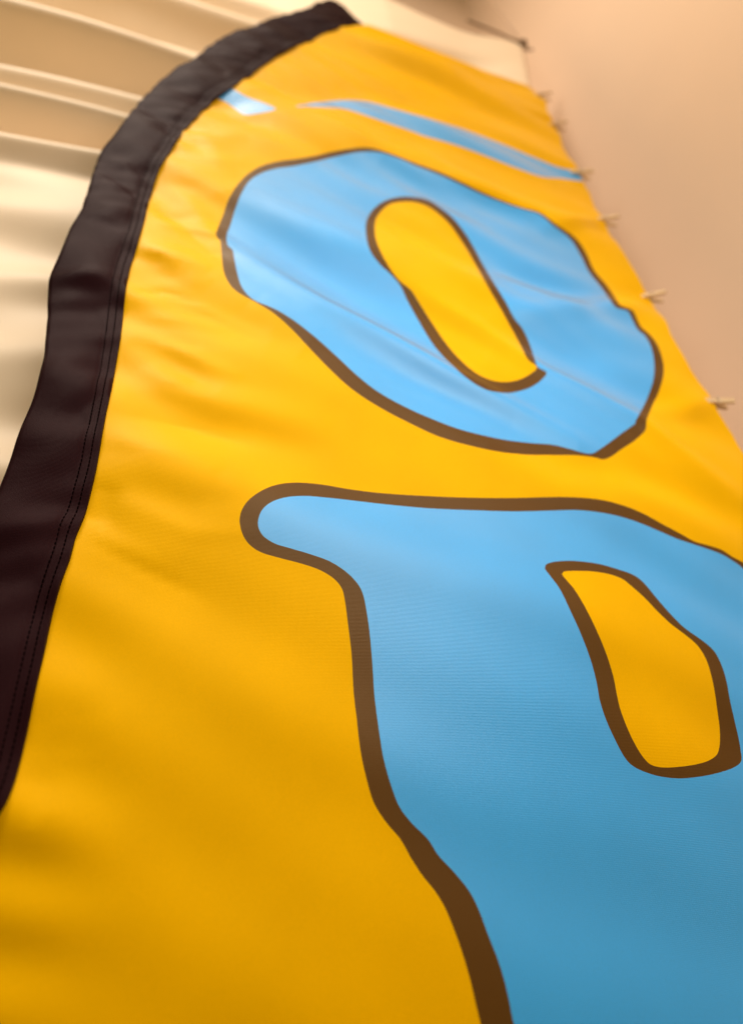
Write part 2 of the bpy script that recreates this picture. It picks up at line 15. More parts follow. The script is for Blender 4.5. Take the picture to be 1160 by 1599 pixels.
OC_OUT = [(0.2288,0.9222),(0.2299,0.934),(0.2313,0.9446),(0.2333,0.9553),(0.2364,0.9678),(0.2398,0.9796),(0.2435,0.9911),(0.2472,1.0006),(0.2507,1.0082),(0.2543,1.0145),(0.2579,1.0202),(0.2619,1.0255),(0.2662,1.0309),(0.2709,1.0366),(0.276,1.0427),(0.2817,1.0492),(0.2877,1.0556),(0.2939,1.0613),(0.2999,1.0658),(0.3055,1.0692),(0.3108,1.0717),(0.3159,1.0735),(0.3209,1.0749),(0.326,1.0759),(0.3314,1.0768),(0.3362,1.0777),(0.3413,1.0788),(0.3466,1.0801),(0.3521,1.0815),(0.3575,1.0825),(0.3625,1.0822),(0.3667,1.0794),(0.3703,1.0744),(0.3738,1.069),(0.3772,1.0636),(0.3806,1.0587),(0.384,1.0545),(0.3878,1.0501),(0.3914,1.0461),(0.3947,1.042),(0.398,1.0375),(0.4013,1.0324),(0.4041,1.0278),(0.407,1.0228),(0.4098,1.0176),(0.4126,1.0123),(0.4153,1.0069),(0.418,1.0015),(0.4202,0.997),(0.4223,0.9923),(0.4244,0.9876),(0.4264,0.9828),(0.4283,0.9779),(0.4302,0.9728),(0.4319,0.9675),(0.4335,0.9619),(0.4348,0.956),(0.436,0.9497),(0.437,0.9432),(0.438,0.9365),(0.4391,0.9299),(0.4403,0.9233),(0.4414,0.9171),(0.4422,0.9104),(0.4425,0.9024),(0.442,0.8927),(0.4406,0.8813),(0.4389,0.8694),(0.4374,0.8581),(0.4365,0.8482),(0.4365,0.84),(0.4372,0.8331),(0.4383,0.827),(0.4396,0.8213),(0.441,0.816),(0.4425,0.8108),(0.4439,0.8058),(0.4453,0.8008),(0.4467,0.7949),(0.448,0.789),(0.4494,0.7833),(0.4508,0.778),(0.4524,0.7731),(0.454,0.7689),(0.4558,0.7653),(0.4587,0.7611),(0.4618,0.7579),(0.4648,0.7548),(0.4677,0.7507),(0.4695,0.7473),(0.4711,0.7433),(0.4725,0.7388),(0.4736,0.7338),(0.4745,0.7286),(0.475,0.7231),(0.4751,0.7171),(0.4748,0.7105),(0.4741,0.7034),(0.4726,0.6956),(0.4695,0.6858),(0.4647,0.6743),(0.4624,0.6647),(0.4621,0.6587),(0.4633,0.6539),(0.4659,0.651),(0.4697,0.6486),(0.4733,0.6464),(0.475,0.6438),(0.4739,0.6398),(0.4705,0.6356),(0.466,0.6312),(0.4626,0.628),(0.4585,0.6243),(0.4539,0.6204),(0.4492,0.6166),(0.4446,0.6134),(0.44,0.6107),(0.4353,0.6082),(0.4305,0.6059),(0.4258,0.6037),(0.4211,0.6016),(0.4165,0.5996),(0.4121,0.5975),(0.4074,0.5953),(0.4021,0.5928),(0.3961,0.5899),(0.3912,0.5877),(0.3861,0.5856),(0.3813,0.5842),(0.3767,0.5835),(0.3723,0.5833),(0.3682,0.5837),(0.3643,0.5845),(0.361,0.5856),(0.3578,0.5868),(0.3546,0.5884),(0.3514,0.5901),(0.3483,0.5919),(0.3451,0.594),(0.3421,0.5962),(0.3391,0.5985),(0.3364,0.6007),(0.3339,0.6032),(0.3314,0.606),(0.3291,0.6092),(0.3271,0.613),(0.3256,0.6178),(0.3246,0.6235),(0.3237,0.6292),(0.3226,0.6348),(0.3213,0.6405),(0.3198,0.6458),(0.3183,0.6509),(0.3167,0.6559),(0.3151,0.6609),(0.3135,0.6662),(0.312,0.6717),(0.3106,0.6775),(0.3094,0.6825),(0.3083,0.6876),(0.3071,0.6929),(0.3059,0.6982),(0.3047,0.7035),(0.3035,0.7088),(0.3022,0.714),(0.3009,0.7191),(0.2996,0.724),(0.2982,0.7288),(0.2967,0.734),(0.2951,0.7392),(0.2935,0.7444),(0.2919,0.7496),(0.2903,0.7545),(0.2886,0.7592),(0.287,0.7636),(0.2854,0.7677),(0.2839,0.7715),(0.2818,0.7767),(0.2799,0.7816),(0.2782,0.786),(0.2765,0.7903),(0.2748,0.7943),(0.2728,0.7981),(0.2702,0.8025),(0.2675,0.8064),(0.2647,0.8102),(0.2618,0.8139),(0.2587,0.8177),(0.256,0.8208),(0.2532,0.8239),(0.2503,0.827),(0.2473,0.8299),(0.2444,0.8331),(0.2417,0.8366),(0.2391,0.8405),(0.2365,0.8445),(0.234,0.8488),(0.2317,0.8534),(0.2297,0.8583),(0.228,0.8638),(0.227,0.8694),(0.2264,0.8761),(0.2263,0.8843),(0.2267,0.894),(0.2274,0.9042),(0.2281,0.9138)]
OC_IN = [(0.2455,0.9358),(0.2467,0.9451),(0.2485,0.9559),(0.2511,0.9684),(0.2543,0.9809),(0.2575,0.9913),(0.2608,0.9997),(0.2642,1.0068),(0.2677,1.0129),(0.2715,1.0187),(0.2757,1.0246),(0.2805,1.0306),(0.2859,1.0367),(0.2908,1.0417),(0.2961,1.0464),(0.3016,1.0506),(0.3071,1.0538),(0.3123,1.0562),(0.3174,1.058),(0.3226,1.0592),(0.3277,1.0599),(0.3327,1.0601),(0.3375,1.0598),(0.3421,1.0592),(0.3465,1.0581),(0.3508,1.0567),(0.3551,1.0548),(0.3593,1.0524),(0.3636,1.0495),(0.368,1.0457),(0.3722,1.0416),(0.3762,1.0373),(0.3799,1.0331),(0.3839,1.0281),(0.3875,1.0232),(0.3909,1.018),(0.3941,1.0126),(0.3966,1.0081),(0.3988,1.0036),(0.401,0.9989),(0.4032,0.9938),(0.4057,0.9881),(0.4076,0.9835),(0.4096,0.9783),(0.4116,0.9726),(0.4134,0.9664),(0.415,0.9598),(0.4165,0.9531),(0.4178,0.9467),(0.4192,0.9399),(0.4205,0.9338),(0.4218,0.9279),(0.4231,0.9219),(0.4244,0.9152),(0.4254,0.907),(0.4256,0.8996),(0.4246,0.8893),(0.422,0.8752),(0.4193,0.8608),(0.4183,0.85),(0.4186,0.842),(0.4196,0.8353),(0.4208,0.8295),(0.4222,0.8243),(0.4239,0.819),(0.4256,0.8139),(0.4274,0.8089),(0.4291,0.804),(0.4308,0.7991),(0.4323,0.7941),(0.4338,0.789),(0.4352,0.7837),(0.4366,0.7784),(0.438,0.7731),(0.4395,0.768),(0.441,0.7631),(0.4426,0.7585),(0.4443,0.754),(0.4459,0.7497),(0.4474,0.7455),(0.449,0.7407),(0.4504,0.7359),(0.4516,0.7311),(0.4526,0.7261),(0.4534,0.7209),(0.4539,0.7154),(0.454,0.7095),(0.4531,0.7011),(0.4511,0.6912),(0.4496,0.6824),(0.4495,0.6761),(0.4502,0.6711),(0.4514,0.667),(0.4543,0.6624),(0.4581,0.659),(0.4611,0.656),(0.4621,0.6527),(0.4602,0.649),(0.4565,0.6454),(0.4516,0.6417),(0.4467,0.6378),(0.4418,0.634),(0.4366,0.6304),(0.4314,0.6271),(0.4263,0.6244),(0.4221,0.6226),(0.4179,0.621),(0.4136,0.6196),(0.4093,0.6185),(0.405,0.6177),(0.4008,0.617),(0.3966,0.6166),(0.3924,0.6164),(0.3882,0.6164),(0.3838,0.6169),(0.3801,0.6176),(0.3764,0.6184),(0.3726,0.6196),(0.3689,0.6211),(0.3654,0.6233),(0.3621,0.6262),(0.3597,0.6289),(0.3573,0.6319),(0.3549,0.6353),(0.3525,0.6389),(0.3502,0.6427),(0.3479,0.6467),(0.3458,0.6507),(0.3437,0.6548),(0.3418,0.6589),(0.34,0.6632),(0.3383,0.6675),(0.3367,0.6719),(0.3351,0.6765),(0.3334,0.6813),(0.3318,0.6863),(0.3301,0.6915),(0.3288,0.6959),(0.3274,0.7006),(0.3259,0.7054),(0.3245,0.7103),(0.323,0.7152),(0.3215,0.7201),(0.3199,0.7249),(0.3184,0.7296),(0.3168,0.734),(0.3152,0.7382),(0.3131,0.7431),(0.3111,0.7479),(0.309,0.7526),(0.3069,0.757),(0.3048,0.7612),(0.3028,0.7653),(0.3009,0.769),(0.299,0.7724),(0.2967,0.7768),(0.2946,0.7808),(0.2927,0.7845),(0.2905,0.7881),(0.288,0.7916),(0.2849,0.795),(0.2814,0.7982),(0.2778,0.8013),(0.2742,0.8045),(0.271,0.8078),(0.2683,0.8113),(0.2659,0.8148),(0.2636,0.8186),(0.2614,0.8226),(0.2591,0.8272),(0.257,0.8317),(0.2548,0.8364),(0.2526,0.8415),(0.2506,0.8469),(0.2487,0.8525),(0.2471,0.8583),(0.2458,0.8645),(0.2447,0.8713),(0.244,0.8789),(0.2436,0.8871),(0.2434,0.8953),(0.2434,0.9029),(0.2437,0.9147),(0.2443,0.925)]
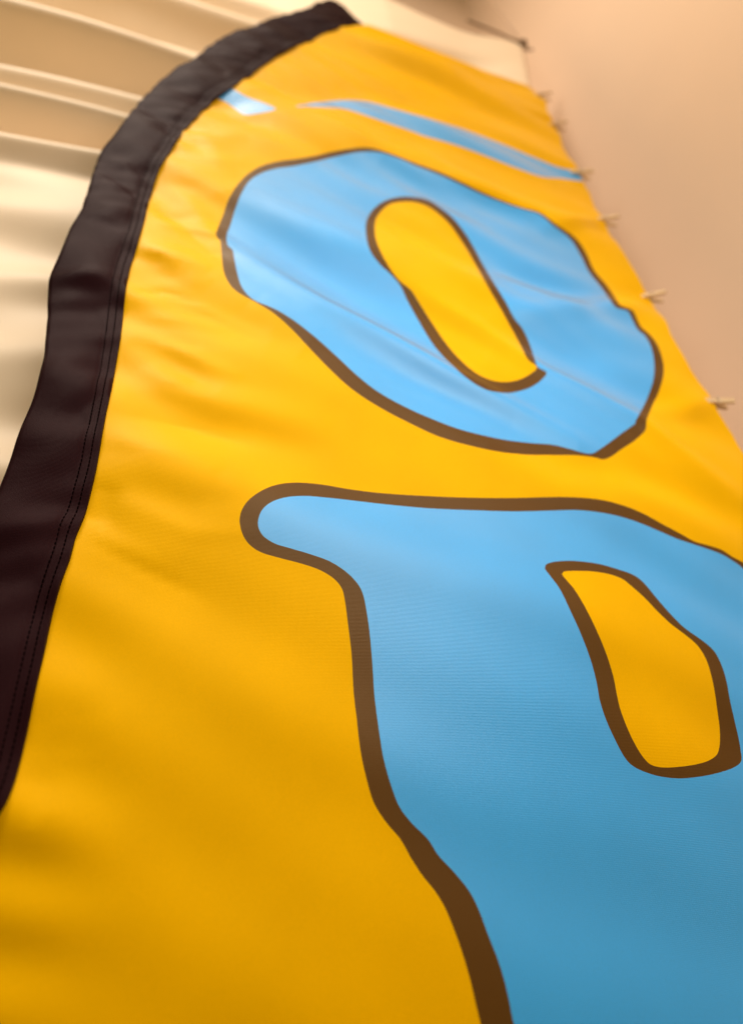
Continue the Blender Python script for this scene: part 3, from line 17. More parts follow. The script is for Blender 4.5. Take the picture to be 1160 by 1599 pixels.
P_OUT = [(0.6752,0.3428),(0.6717,0.345),(0.6683,0.3468),(0.6649,0.3483),(0.6616,0.3502),(0.6591,0.352),(0.6567,0.3539),(0.6542,0.3559),(0.6516,0.3578),(0.6487,0.3594),(0.6454,0.3607),(0.6418,0.3619),(0.638,0.3629),(0.6342,0.3639),(0.6304,0.3648),(0.6266,0.3657),(0.6228,0.3665),(0.619,0.3672),(0.6153,0.3681),(0.6117,0.3693),(0.6085,0.3708),(0.6055,0.3724),(0.6026,0.3743),(0.5995,0.3763),(0.5959,0.3784),(0.5931,0.38),(0.5902,0.3816),(0.587,0.3833),(0.5838,0.385),(0.5804,0.3868),(0.5769,0.3886),(0.5732,0.3905),(0.5703,0.3921),(0.5673,0.3938),(0.5642,0.3956),(0.561,0.3974),(0.5577,0.3992),(0.5544,0.401),(0.5511,0.4027),(0.5478,0.4042),(0.5446,0.4057),(0.5413,0.407),(0.5381,0.4082),(0.5348,0.4094),(0.5315,0.4105),(0.5282,0.4115),(0.5249,0.4124),(0.5216,0.4133),(0.5182,0.4141),(0.5148,0.4149),(0.511,0.4156),(0.5073,0.4164),(0.5037,0.4171),(0.5,0.4177),(0.4962,0.4183),(0.4922,0.4187),(0.4879,0.4191),(0.4833,0.4194),(0.4802,0.4195),(0.477,0.4196),(0.4738,0.4197),(0.4705,0.4198),(0.4671,0.4198),(0.4636,0.4198),(0.4601,0.4199),(0.4564,0.4198),(0.4527,0.4198),(0.4489,0.4197),(0.4449,0.4196),(0.4409,0.4195),(0.4367,0.4193),(0.4337,0.4192),(0.4305,0.419),(0.4272,0.4187),(0.4239,0.4185),(0.4204,0.4182),(0.4169,0.4179),(0.4132,0.4175),(0.4096,0.4172),(0.4058,0.4168),(0.4021,0.4164),(0.3983,0.416),(0.3945,0.4155),(0.3907,0.4151),(0.3869,0.4146),(0.3831,0.4141),(0.3794,0.4137),(0.3758,0.4132),(0.3722,0.4127),(0.3688,0.4123),(0.3654,0.4119),(0.3616,0.4114),(0.3578,0.411),(0.354,0.4105),(0.3504,0.4101),(0.3467,0.4097),(0.3432,0.4092),(0.3396,0.4088),(0.3361,0.4085),(0.3327,0.4081),(0.3293,0.4077),(0.3259,0.4074),(0.3226,0.4071),(0.3193,0.4068),(0.316,0.4065),(0.3127,0.4062),(0.3094,0.4059),(0.3062,0.4056),(0.3027,0.4053),(0.2993,0.4051),(0.2959,0.4048),(0.2926,0.4046),(0.2893,0.4044),(0.286,0.4041),(0.2827,0.4039),(0.2794,0.4037),(0.2762,0.4036),(0.273,0.4034),(0.2698,0.4032),(0.2666,0.403),(0.2634,0.4029),(0.2603,0.4027),(0.2571,0.4026),(0.2539,0.4024),(0.2508,0.4023),(0.2476,0.4021),(0.2444,0.402),(0.2412,0.4018),(0.238,0.4017),(0.2348,0.4016),(0.2316,0.4014),(0.2285,0.4013),(0.2254,0.4012),(0.2223,0.401),(0.2192,0.4009),(0.2162,0.4008),(0.2133,0.4007),(0.2104,0.4007),(0.2076,0.4006),(0.2048,0.4005),(0.2015,0.4005),(0.1983,0.4005),(0.1951,0.4004),(0.1921,0.4004),(0.1891,0.4004),(0.1861,0.4005),(0.1832,0.4005),(0.1804,0.4006),(0.1775,0.4006),(0.1747,0.4007),(0.1719,0.4008),(0.1691,0.4008),(0.1663,0.4009),(0.1633,0.4011),(0.1603,0.4012),(0.1573,0.4014),(0.1543,0.4017),(0.1513,0.4019),(0.1484,0.4021),(0.1455,0.4024),(0.1427,0.4026),(0.1399,0.4028),(0.1372,0.4029),(0.1345,0.403),(0.1319,0.4031),(0.1286,0.403),(0.1253,0.403),(0.1222,0.4029),(0.1191,0.4027),(0.1162,0.4025),(0.1133,0.4022),(0.1105,0.4018),(0.1077,0.4014),(0.105,0.4009),(0.1017,0.4002),(0.0985,0.3993),(0.0955,0.3984),(0.0925,0.3974),(0.0897,0.3962),(0.0869,0.3949),(0.0841,0.3935),(0.0809,0.3916),(0.0778,0.3897),(0.0749,0.3876),(0.072,0.3853),(0.0692,0.3831),(0.0665,0.3807),(0.0639,0.3782),(0.0614,0.3757),(0.0589,0.3731),(0.0566,0.3704),(0.0545,0.3678),(0.0527,0.3651),(0.0511,0.3624),(0.0497,0.3595),(0.0485,0.3567),(0.0476,0.3538),(0.0468,0.3509),(0.0464,0.3482),(0.0461,0.3448),(0.0462,0.3414),(0.0467,0.338),(0.0473,0.3348),(0.0481,0.3317),(0.0491,0.3288),(0.0503,0.326),(0.0518,0.3234),(0.0534,0.3209),(0.0553,0.3186),(0.0569,0.3169),(0.0588,0.3153),(0.0607,0.3138),(0.0628,0.3124),(0.0651,0.3111),(0.0676,0.3099),(0.0699,0.309),(0.0723,0.3082),(0.0749,0.3075),(0.0775,0.3068),(0.0803,0.3061),(0.0831,0.3055),(0.0859,0.3048),(0.0884,0.3041),(0.0911,0.3035),(0.0938,0.3029),(0.0965,0.3023),(0.0992,0.3016),(0.1019,0.301),(0.1044,0.3003),(0.1068,0.2997),(0.1098,0.2988),(0.1126,0.298),(0.1153,0.2972),(0.1179,0.2963),(0.1204,0.2953),(0.1229,0.2943),(0.1254,0.2931),(0.1278,0.2918),(0.1302,0.2904),(0.1324,0.289),(0.1345,0.2875),(0.1364,0.286),(0.1388,0.2837),(0.1409,0.2813),(0.1426,0.2788),(0.144,0.2762),(0.1451,0.2736),(0.1457,0.2709),(0.1461,0.2681),(0.1465,0.2649),(0.1467,0.2628),(0.1469,0.2605),(0.1471,0.2581),(0.1473,0.2555),(0.1474,0.2527),(0.1476,0.2499),(0.1477,0.2469),(0.1479,0.2439),(0.148,0.2408),(0.1482,0.2384),(0.1483,0.236),(0.1484,0.2335),(0.1486,0.2309),(0.1487,0.2283),(0.1489,0.2256),(0.149,0.2229),(0.1492,0.2202),(0.1493,0.2175),(0.1494,0.2148),(0.1495,0.2121),(0.1495,0.2094),(0.1495,0.2071),(0.1495,0.2047),(0.1495,0.2023),(0.1495,0.1999),(0.1494,0.1975),(0.1493,0.1951),(0.1492,0.1926),(0.1491,0.1902),(0.1491,0.1878),(0.149,0.1855),(0.1489,0.1832),(0.1488,0.1809),(0.1488,0.1788),(0.1487,0.1766),(0.1487,0.174),(0.1487,0.1715),(0.1488,0.1691),(0.1488,0.1667),(0.1488,0.1643),(0.1489,0.162),(0.149,0.1598),(0.149,0.1576),(0.1491,0.1555),(0.1491,0.1535),(0.1492,0.1514),(0.1492,0.149),(0.1492,0.1468),(0.1492,0.1446),(0.1493,0.1425),(0.1493,0.1404),(0.1493,0.1384),(0.1494,0.1364),(0.1495,0.1344),(0.1496,0.1323),(0.1497,0.1301),(0.1499,0.1279),(0.15,0.1258),(0.1502,0.1237),(0.1504,0.1215),(0.1507,0.1193),(0.151,0.1171),(0.1514,0.1147),(0.1517,0.1129),(0.152,0.111),(0.1524,0.109),(0.1528,0.1069),(0.1532,0.1049),(0.1536,0.1028),(0.154,0.1008),(0.1544,0.0989),(0.1548,0.0971),(0.1552,0.0955),(0.1556,0.094),(0.1561,0.0918),(0.1567,0.0898),(0.1573,0.088),(0.158,0.0862),(0.159,0.0841),(0.1598,0.0825),(0.1608,0.0808),(0.1618,0.079),(0.163,0.0772),(0.1642,0.0754),(0.1654,0.0736),(0.1667,0.0719),(0.1679,0.0704),(0.1691,0.0689),(0.1704,0.0674),(0.1718,0.0659),(0.1731,0.0644),(0.1744,0.0628),(0.1757,0.0613),(0.1768,0.0597),(0.1778,0.058),(0.1788,0.0563),(0.1797,0.0546),(0.1805,0.0529),(0.1813,0.0511),(0.1821,0.0494),(0.1829,0.0477),(0.1838,0.0461),(0.1848,0.0444),(0.1857,0.0427),(0.1867,0.0411),(0.1876,0.0395),(0.1886,0.0379),(0.1896,0.0362),(0.1908,0.0345),(0.1918,0.033),(0.193,0.0315),(0.1942,0.0299),(0.1955,0.0283),(0.1967,0.0268),(0.1979,0.0252),(0.199,0.0237),(0.2,0.0222),(0.2009,0.0206),(0.2018,0.0191),(0.2026,0.0176),(0.2034,0.0161),(0.2041,0.0146),(0.2048,0.013),(0.2055,0.0112),(0.2061,0.0097),(0.2066,0.0081),(0.2071,0.0065),(0.2076,0.0048),(0.2081,0.0031),(0.2086,0.0014),(0.2091,-0.0004),(0.2096,-0.0021),(0.21,-0.0037),(0.2104,-0.0052),(0.2108,-0.0067),(0.2111,-0.0082),(0.2115,-0.0096),(0.2118,-0.0111),(0.2122,-0.0126),(0.2125,-0.014),(0.2128,-0.0155),(0.2131,-0.017),(0.2134,-0.0184),(0.2137,-0.0199),(0.214,-0.0214),(0.2142,-0.0228),(0.2145,-0.0243),(0.2147,-0.0258),(0.2149,-0.0272),(0.2152,-0.0287),(0.2154,-0.0301),(0.2156,-0.0315),(0.2157,-0.0328),(0.2159,-0.0345),(0.2161,-0.0362),(0.2163,-0.0378),(0.2164,-0.0393),(0.2166,-0.0409),(0.2167,-0.0424),(0.2168,-0.0439),(0.217,-0.0453),(0.2171,-0.0468),(0.2173,-0.0482),(0.2175,-0.0495),(0.2176,-0.0509),(0.2178,-0.0522),(0.218,-0.0537),(0.2182,-0.0553),(0.2184,-0.057),(0.2186,-0.059),(0.2188,-0.0611),(0.2191,-0.0633),(0.2192,-0.0645),(0.2194,-0.0658),(0.2195,-0.067),(0.2197,-0.0683),(0.2198,-0.0696),(0.22,-0.0709),(0.2202,-0.0723),(0.2203,-0.0736),(0.2205,-0.075),(0.2207,-0.0764),(0.2208,-0.0778),(0.221,-0.0792),(0.2211,-0.0807),(0.2213,-0.0821),(0.2215,-0.0835),(0.2216,-0.0849),(0.2218,-0.0863),(0.2219,-0.0878),(0.2221,-0.0892),(0.2222,-0.0906),(0.2224,-0.0919),(0.2225,-0.0933),(0.2227,-0.0947),(0.2228,-0.096),(0.2229,-0.0973),(0.2231,-0.0987),(0.2232,-0.0999),(0.2233,-0.1012),(0.2234,-0.1024),(0.2235,-0.1036),(0.2236,-0.1048),(0.2237,-0.106),(0.2238,-0.1072),(0.224,-0.1095),(0.2241,-0.1107),(0.2243,-0.113),(0.2244,-0.1142),(0.2245,-0.1165),(0.2247,-0.1187),(0.2248,-0.1199),(0.2249,-0.1221),(0.225,-0.1233),(0.2252,-0.1255),(0.2253,-0.1277),(0.2254,-0.1289),(0.2255,-0.1311),(0.2256,-0.1333),(0.2257,-0.1355),(0.2258,-0.1376),(0.2259,-0.1398),(0.226,-0.1419),(0.226,-0.1441),(0.2261,-0.1462),(0.2259,-0.1484),(0.2254,-0.1506),(0.2247,-0.1528),(0.2242,-0.1539),(0.2237,-0.155),(0.2232,-0.1562),(0.2226,-0.1573),(0.222,-0.1584),(0.2214,-0.1595),(0.2208,-0.1606),(0.2202,-0.1617),(0.219,-0.1638),(0.2184,-0.1649),(0.2174,-0.167),(0.2166,-0.169),(0.2161,-0.171),(0.2158,-0.173),(0.216,-0.1748),(0.2166,-0.1767),(0.2176,-0.1784),(0.2184,-0.1793),(0.2203,-0.1809),(0.2215,-0.1817),(0.2228,-0.1825),(0.2244,-0.1833),(0.2261,-0.184),(0.2279,-0.1847),(0.23,-0.1855),(0.2323,-0.1863),(0.2335,-0.1867),(0.2347,-0.187),(0.236,-0.1874),(0.2374,-0.1878),(0.2387,-0.1882),(0.2401,-0.1886),(0.2416,-0.189),(0.2431,-0.1895),(0.2446,-0.1899),(0.2462,-0.1903),(0.2478,-0.1907),(0.2494,-0.1911),(0.2511,-0.1915),(0.2528,-0.1919),(0.2546,-0.1923),(0.2563,-0.1928),(0.2581,-0.1932),(0.2599,-0.1936),(0.2618,-0.194),(0.2636,-0.1944),(0.2655,-0.1948),(0.2674,-0.1953),(0.2694,-0.1957),(0.2713,-0.1961),(0.2733,-0.1965),(0.2753,-0.1969),(0.2773,-0.1973),(0.2793,-0.1977),(0.2813,-0.1982),(0.2834,-0.1986),(0.2854,-0.199),(0.2875,-0.1994),(0.2896,-0.1998),(0.2917,-0.2002),(0.2937,-0.2006),(0.2958,-0.201),(0.2979,-0.2014),(0.3,-0.2017),(0.3021,-0.2021),(0.3042,-0.2025),(0.3063,-0.2029),(0.3084,-0.2032),(0.3105,-0.2036),(0.3126,-0.204),(0.3146,-0.2043),(0.3167,-0.2047),(0.3187,-0.205),(0.3208,-0.2054),(0.3228,-0.2057),(0.3248,-0.206),(0.3268,-0.2064),(0.3288,-0.2067),(0.3307,-0.207),(0.3327,-0.2073),(0.3346,-0.2076),(0.3365,-0.2079),(0.3383,-0.2082),(0.3402,-0.2084),(0.342,-0.2087),(0.3438,-0.209),(0.3455,-0.2092),(0.3472,-0.2095),(0.3489,-0.2097),(0.3505,-0.2099),(0.3521,-0.2101),(0.3537,-0.2103),(0.3552,-0.2105),(0.3567,-0.2107),(0.3581,-0.2109),(0.3595,-0.2111),(0.3608,-0.2112),(0.3621,-0.2114),(0.3633,-0.2115),(0.3645,-0.2116),(0.3667,-0.2118),(0.3686,-0.212),(0.3707,-0.212),(0.3723,-0.2119),(0.3736,-0.2115),(0.3751,-0.2102),(0.3755,-0.2084),(0.3751,-0.2061),(0.3747,-0.2048),(0.3742,-0.2035),(0.3737,-0.2021),(0.3731,-0.2007),(0.3725,-0.1993),(0.372,-0.1979),(0.3716,-0.1966),(0.3713,-0.1953),(0.3712,-0.194),(0.3717,-0.1918),(0.3728,-0.1898),(0.3739,-0.1878),(0.3746,-0.1868),(0.3759,-0.1848),(0.3766,-0.1838),(0.3774,-0.1827),(0.3782,-0.1817),(0.3791,-0.1808),(0.38,-0.1798),(0.381,-0.1788),(0.3821,-0.1779),(0.3831,-0.177),(0.3843,-0.1761),(0.3855,-0.1752),(0.3868,-0.1744),(0.3882,-0.1735),(0.3896,-0.1728),(0.391,-0.1721),(0.3925,-0.1715),(0.394,-0.1709),(0.3956,-0.1704),(0.3973,-0.1699),(0.399,-0.1695),(0.4008,-0.1691),(0.4026,-0.1686),(0.4045,-0.1683),(0.4064,-0.1679),(0.4084,-0.1675),(0.4104,-0.1671),(0.4125,-0.1667),(0.4145,-0.1663),(0.4167,-0.1659),(0.4188,-0.1654),(0.421,-0.1649),(0.4231,-0.1644),(0.4253,-0.1639),(0.4276,-0.1633),(0.4298,-0.1626),(0.432,-0.1619),(0.4337,-0.1613),(0.4353,-0.1607),(0.4371,-0.1601),(0.4388,-0.1595),(0.4406,-0.1589),(0.4424,-0.1583),(0.4443,-0.1577),(0.4462,-0.157),(0.4481,-0.1564),(0.45,-0.1557),(0.4519,-0.155),(0.4539,-0.1543),(0.4558,-0.1535),(0.4578,-0.1528),(0.4598,-0.152),(0.4618,-0.1512),(0.4638,-0.1504),(0.4658,-0.1496),(0.4678,-0.1488),(0.4698,-0.1479),(0.4718,-0.147),(0.4738,-0.1461),(0.4757,-0.1452),(0.4777,-0.1443),(0.4796,-0.1433),(0.4816,-0.1423),(0.4835,-0.1413),(0.4854,-0.1402),(0.4873,-0.1392),(0.4891,-0.1381),(0.4907,-0.1372),(0.4922,-0.1362),(0.4937,-0.1352),(0.4953,-0.1342),(0.4968,-0.1332),(0.4983,-0.1322),(0.4998,-0.1311),(0.5014,-0.1301),(0.5029,-0.129),(0.5045,-0.1278),(0.506,-0.1267),(0.5076,-0.1256),(0.5091,-0.1244),(0.5107,-0.1232),(0.5123,-0.1221),(0.5139,-0.1209),(0.5155,-0.1196),(0.5171,-0.1184),(0.5187,-0.1172),(0.5203,-0.1159),(0.522,-0.1147),(0.5236,-0.1134),(0.5253,-0.1121),(0.527,-0.1108),(0.5287,-0.1095),(0.5304,-0.1082),(0.5321,-0.1069),(0.5338,-0.1055),(0.5355,-0.1042),(0.5373,-0.1029),(0.539,-0.1015),(0.5408,-0.1002),(0.5425,-0.0988),(0.5443,-0.0974),(0.546,-0.0961),(0.5478,-0.0947),(0.5495,-0.0934),(0.5512,-0.092),(0.5528,-0.0906),(0.5545,-0.0892),(0.5562,-0.0878),(0.5578,-0.0864),(0.5595,-0.0849),(0.5611,-0.0835),(0.5627,-0.082),(0.5643,-0.0805),(0.5659,-0.079),(0.5674,-0.0775),(0.569,-0.076),(0.5705,-0.0744),(0.5721,-0.0729),(0.5736,-0.0713),(0.5751,-0.0697),(0.5766,-0.0681),(0.5781,-0.0665),(0.5796,-0.0649),(0.5811,-0.0633),(0.5825,-0.0617),(0.584,-0.06),(0.5855,-0.0584),(0.587,-0.0567),(0.5885,-0.055),(0.59,-0.0533),(0.5916,-0.0517),(0.5931,-0.05),(0.5946,-0.0482),(0.5962,-0.0465),(0.5977,-0.0448),(0.5993,-0.0431),(0.6009,-0.0414),(0.6025,-0.0396),(0.6041,-0.0379),(0.6056,-0.0361),(0.6072,-0.0343),(0.6088,-0.0326),(0.6104,-0.0308),(0.612,-0.029),(0.6136,-0.0272),(0.6151,-0.0253),(0.6167,-0.0235),(0.6182,-0.0217),(0.6197,-0.0198),(0.6212,-0.018),(0.6227,-0.0161),(0.6242,-0.0142),(0.6257,-0.0123),(0.6272,-0.0104),(0.6287,-0.0085),(0.6302,-0.0066),(0.6317,-0.0046),(0.6332,-0.0027),(0.6347,-0.0007),(0.6362,0.0012),(0.6377,0.0032),(0.6393,0.0052),(0.6409,0.0072),(0.6425,0.0092),(0.6442,0.0113),(0.6459,0.0133),(0.6476,0.0154),(0.6494,0.0174),(0.6511,0.0195),(0.6529,0.0216),(0.6547,0.0237),(0.6565,0.0259),(0.6583,0.028),(0.6601,0.0302),(0.6618,0.0323),(0.6635,0.0345),(0.6652,0.0367),(0.6668,0.0389),(0.6683,0.0411),(0.6699,0.0434),(0.6714,0.0456),(0.6728,0.0479),(0.6742,0.0502),(0.6756,0.0525),(0.6769,0.0548),(0.6782,0.0571),(0.6795,0.0595),(0.6808,0.0618),(0.6821,0.0642),(0.6833,0.0666),(0.6846,0.069),(0.6859,0.0714),(0.6872,0.0738),(0.6885,0.0762),(0.6898,0.0787),(0.6912,0.0811),(0.6925,0.0836),(0.6938,0.0861),(0.6952,0.0886),(0.6965,0.0911),(0.6979,0.0936),(0.6992,0.0961),(0.7005,0.0986),(0.7017,0.1011),(0.7029,0.1036),(0.7041,0.1061),(0.7052,0.1087),(0.7063,0.1112),(0.7074,0.1137),(0.7084,0.1162),(0.7093,0.1187),(0.7103,0.1212),(0.7112,0.1237),(0.7121,0.1261),(0.7131,0.1289),(0.7141,0.1316),(0.7151,0.1344),(0.7162,0.1372),(0.7173,0.14),(0.7184,0.1428),(0.7196,0.1457),(0.7209,0.1486),(0.7223,0.1516),(0.7237,0.1545),(0.7252,0.1575),(0.7267,0.1606),(0.7283,0.1636),(0.7298,0.1667),(0.7313,0.1697),(0.7328,0.1728),(0.7342,0.1758),(0.7355,0.1788),(0.7366,0.1819),(0.7377,0.1848),(0.7387,0.1878),(0.7395,0.1907),(0.7403,0.1936),(0.741,0.1965),(0.7416,0.1993),(0.7421,0.2021),(0.7426,0.2049),(0.743,0.2076),(0.7434,0.2104),(0.7437,0.213),(0.744,0.2157),(0.7443,0.2183),(0.7445,0.2209),(0.7447,0.2235),(0.745,0.2268),(0.7452,0.2301),(0.7454,0.2333),(0.7455,0.2364),(0.7456,0.2396),(0.7457,0.2426),(0.7457,0.2457),(0.7456,0.2487),(0.7455,0.2516),(0.7453,0.2545),(0.745,0.2574),(0.7447,0.2602),(0.7442,0.263),(0.7437,0.2657),(0.7432,0.2684),(0.7425,0.271),(0.7418,0.2736),(0.7409,0.2761),(0.74,0.2787),(0.7391,0.2812),(0.738,0.2836),(0.7369,0.286),(0.7357,0.2884),(0.7345,0.2908),(0.7332,0.2932),(0.7318,0.2955),(0.7302,0.298),(0.7283,0.3005),(0.7263,0.3029),(0.7242,0.3054),(0.7219,0.3077),(0.7195,0.3101),(0.7169,0.3124),(0.7143,0.3147),(0.7116,0.3169),(0.7089,0.3191),(0.7061,0.3212),(0.7034,0.3233),(0.7006,0.3253),(0.6978,0.3272),(0.6951,0.3291),(0.6924,0.3309),(0.6898,0.3327),(0.6873,0.3343),(0.685,0.3359),(0.6827,0.3375),(0.6806,0.3389),(0.6787,0.3403),(0.6768,0.3416)]
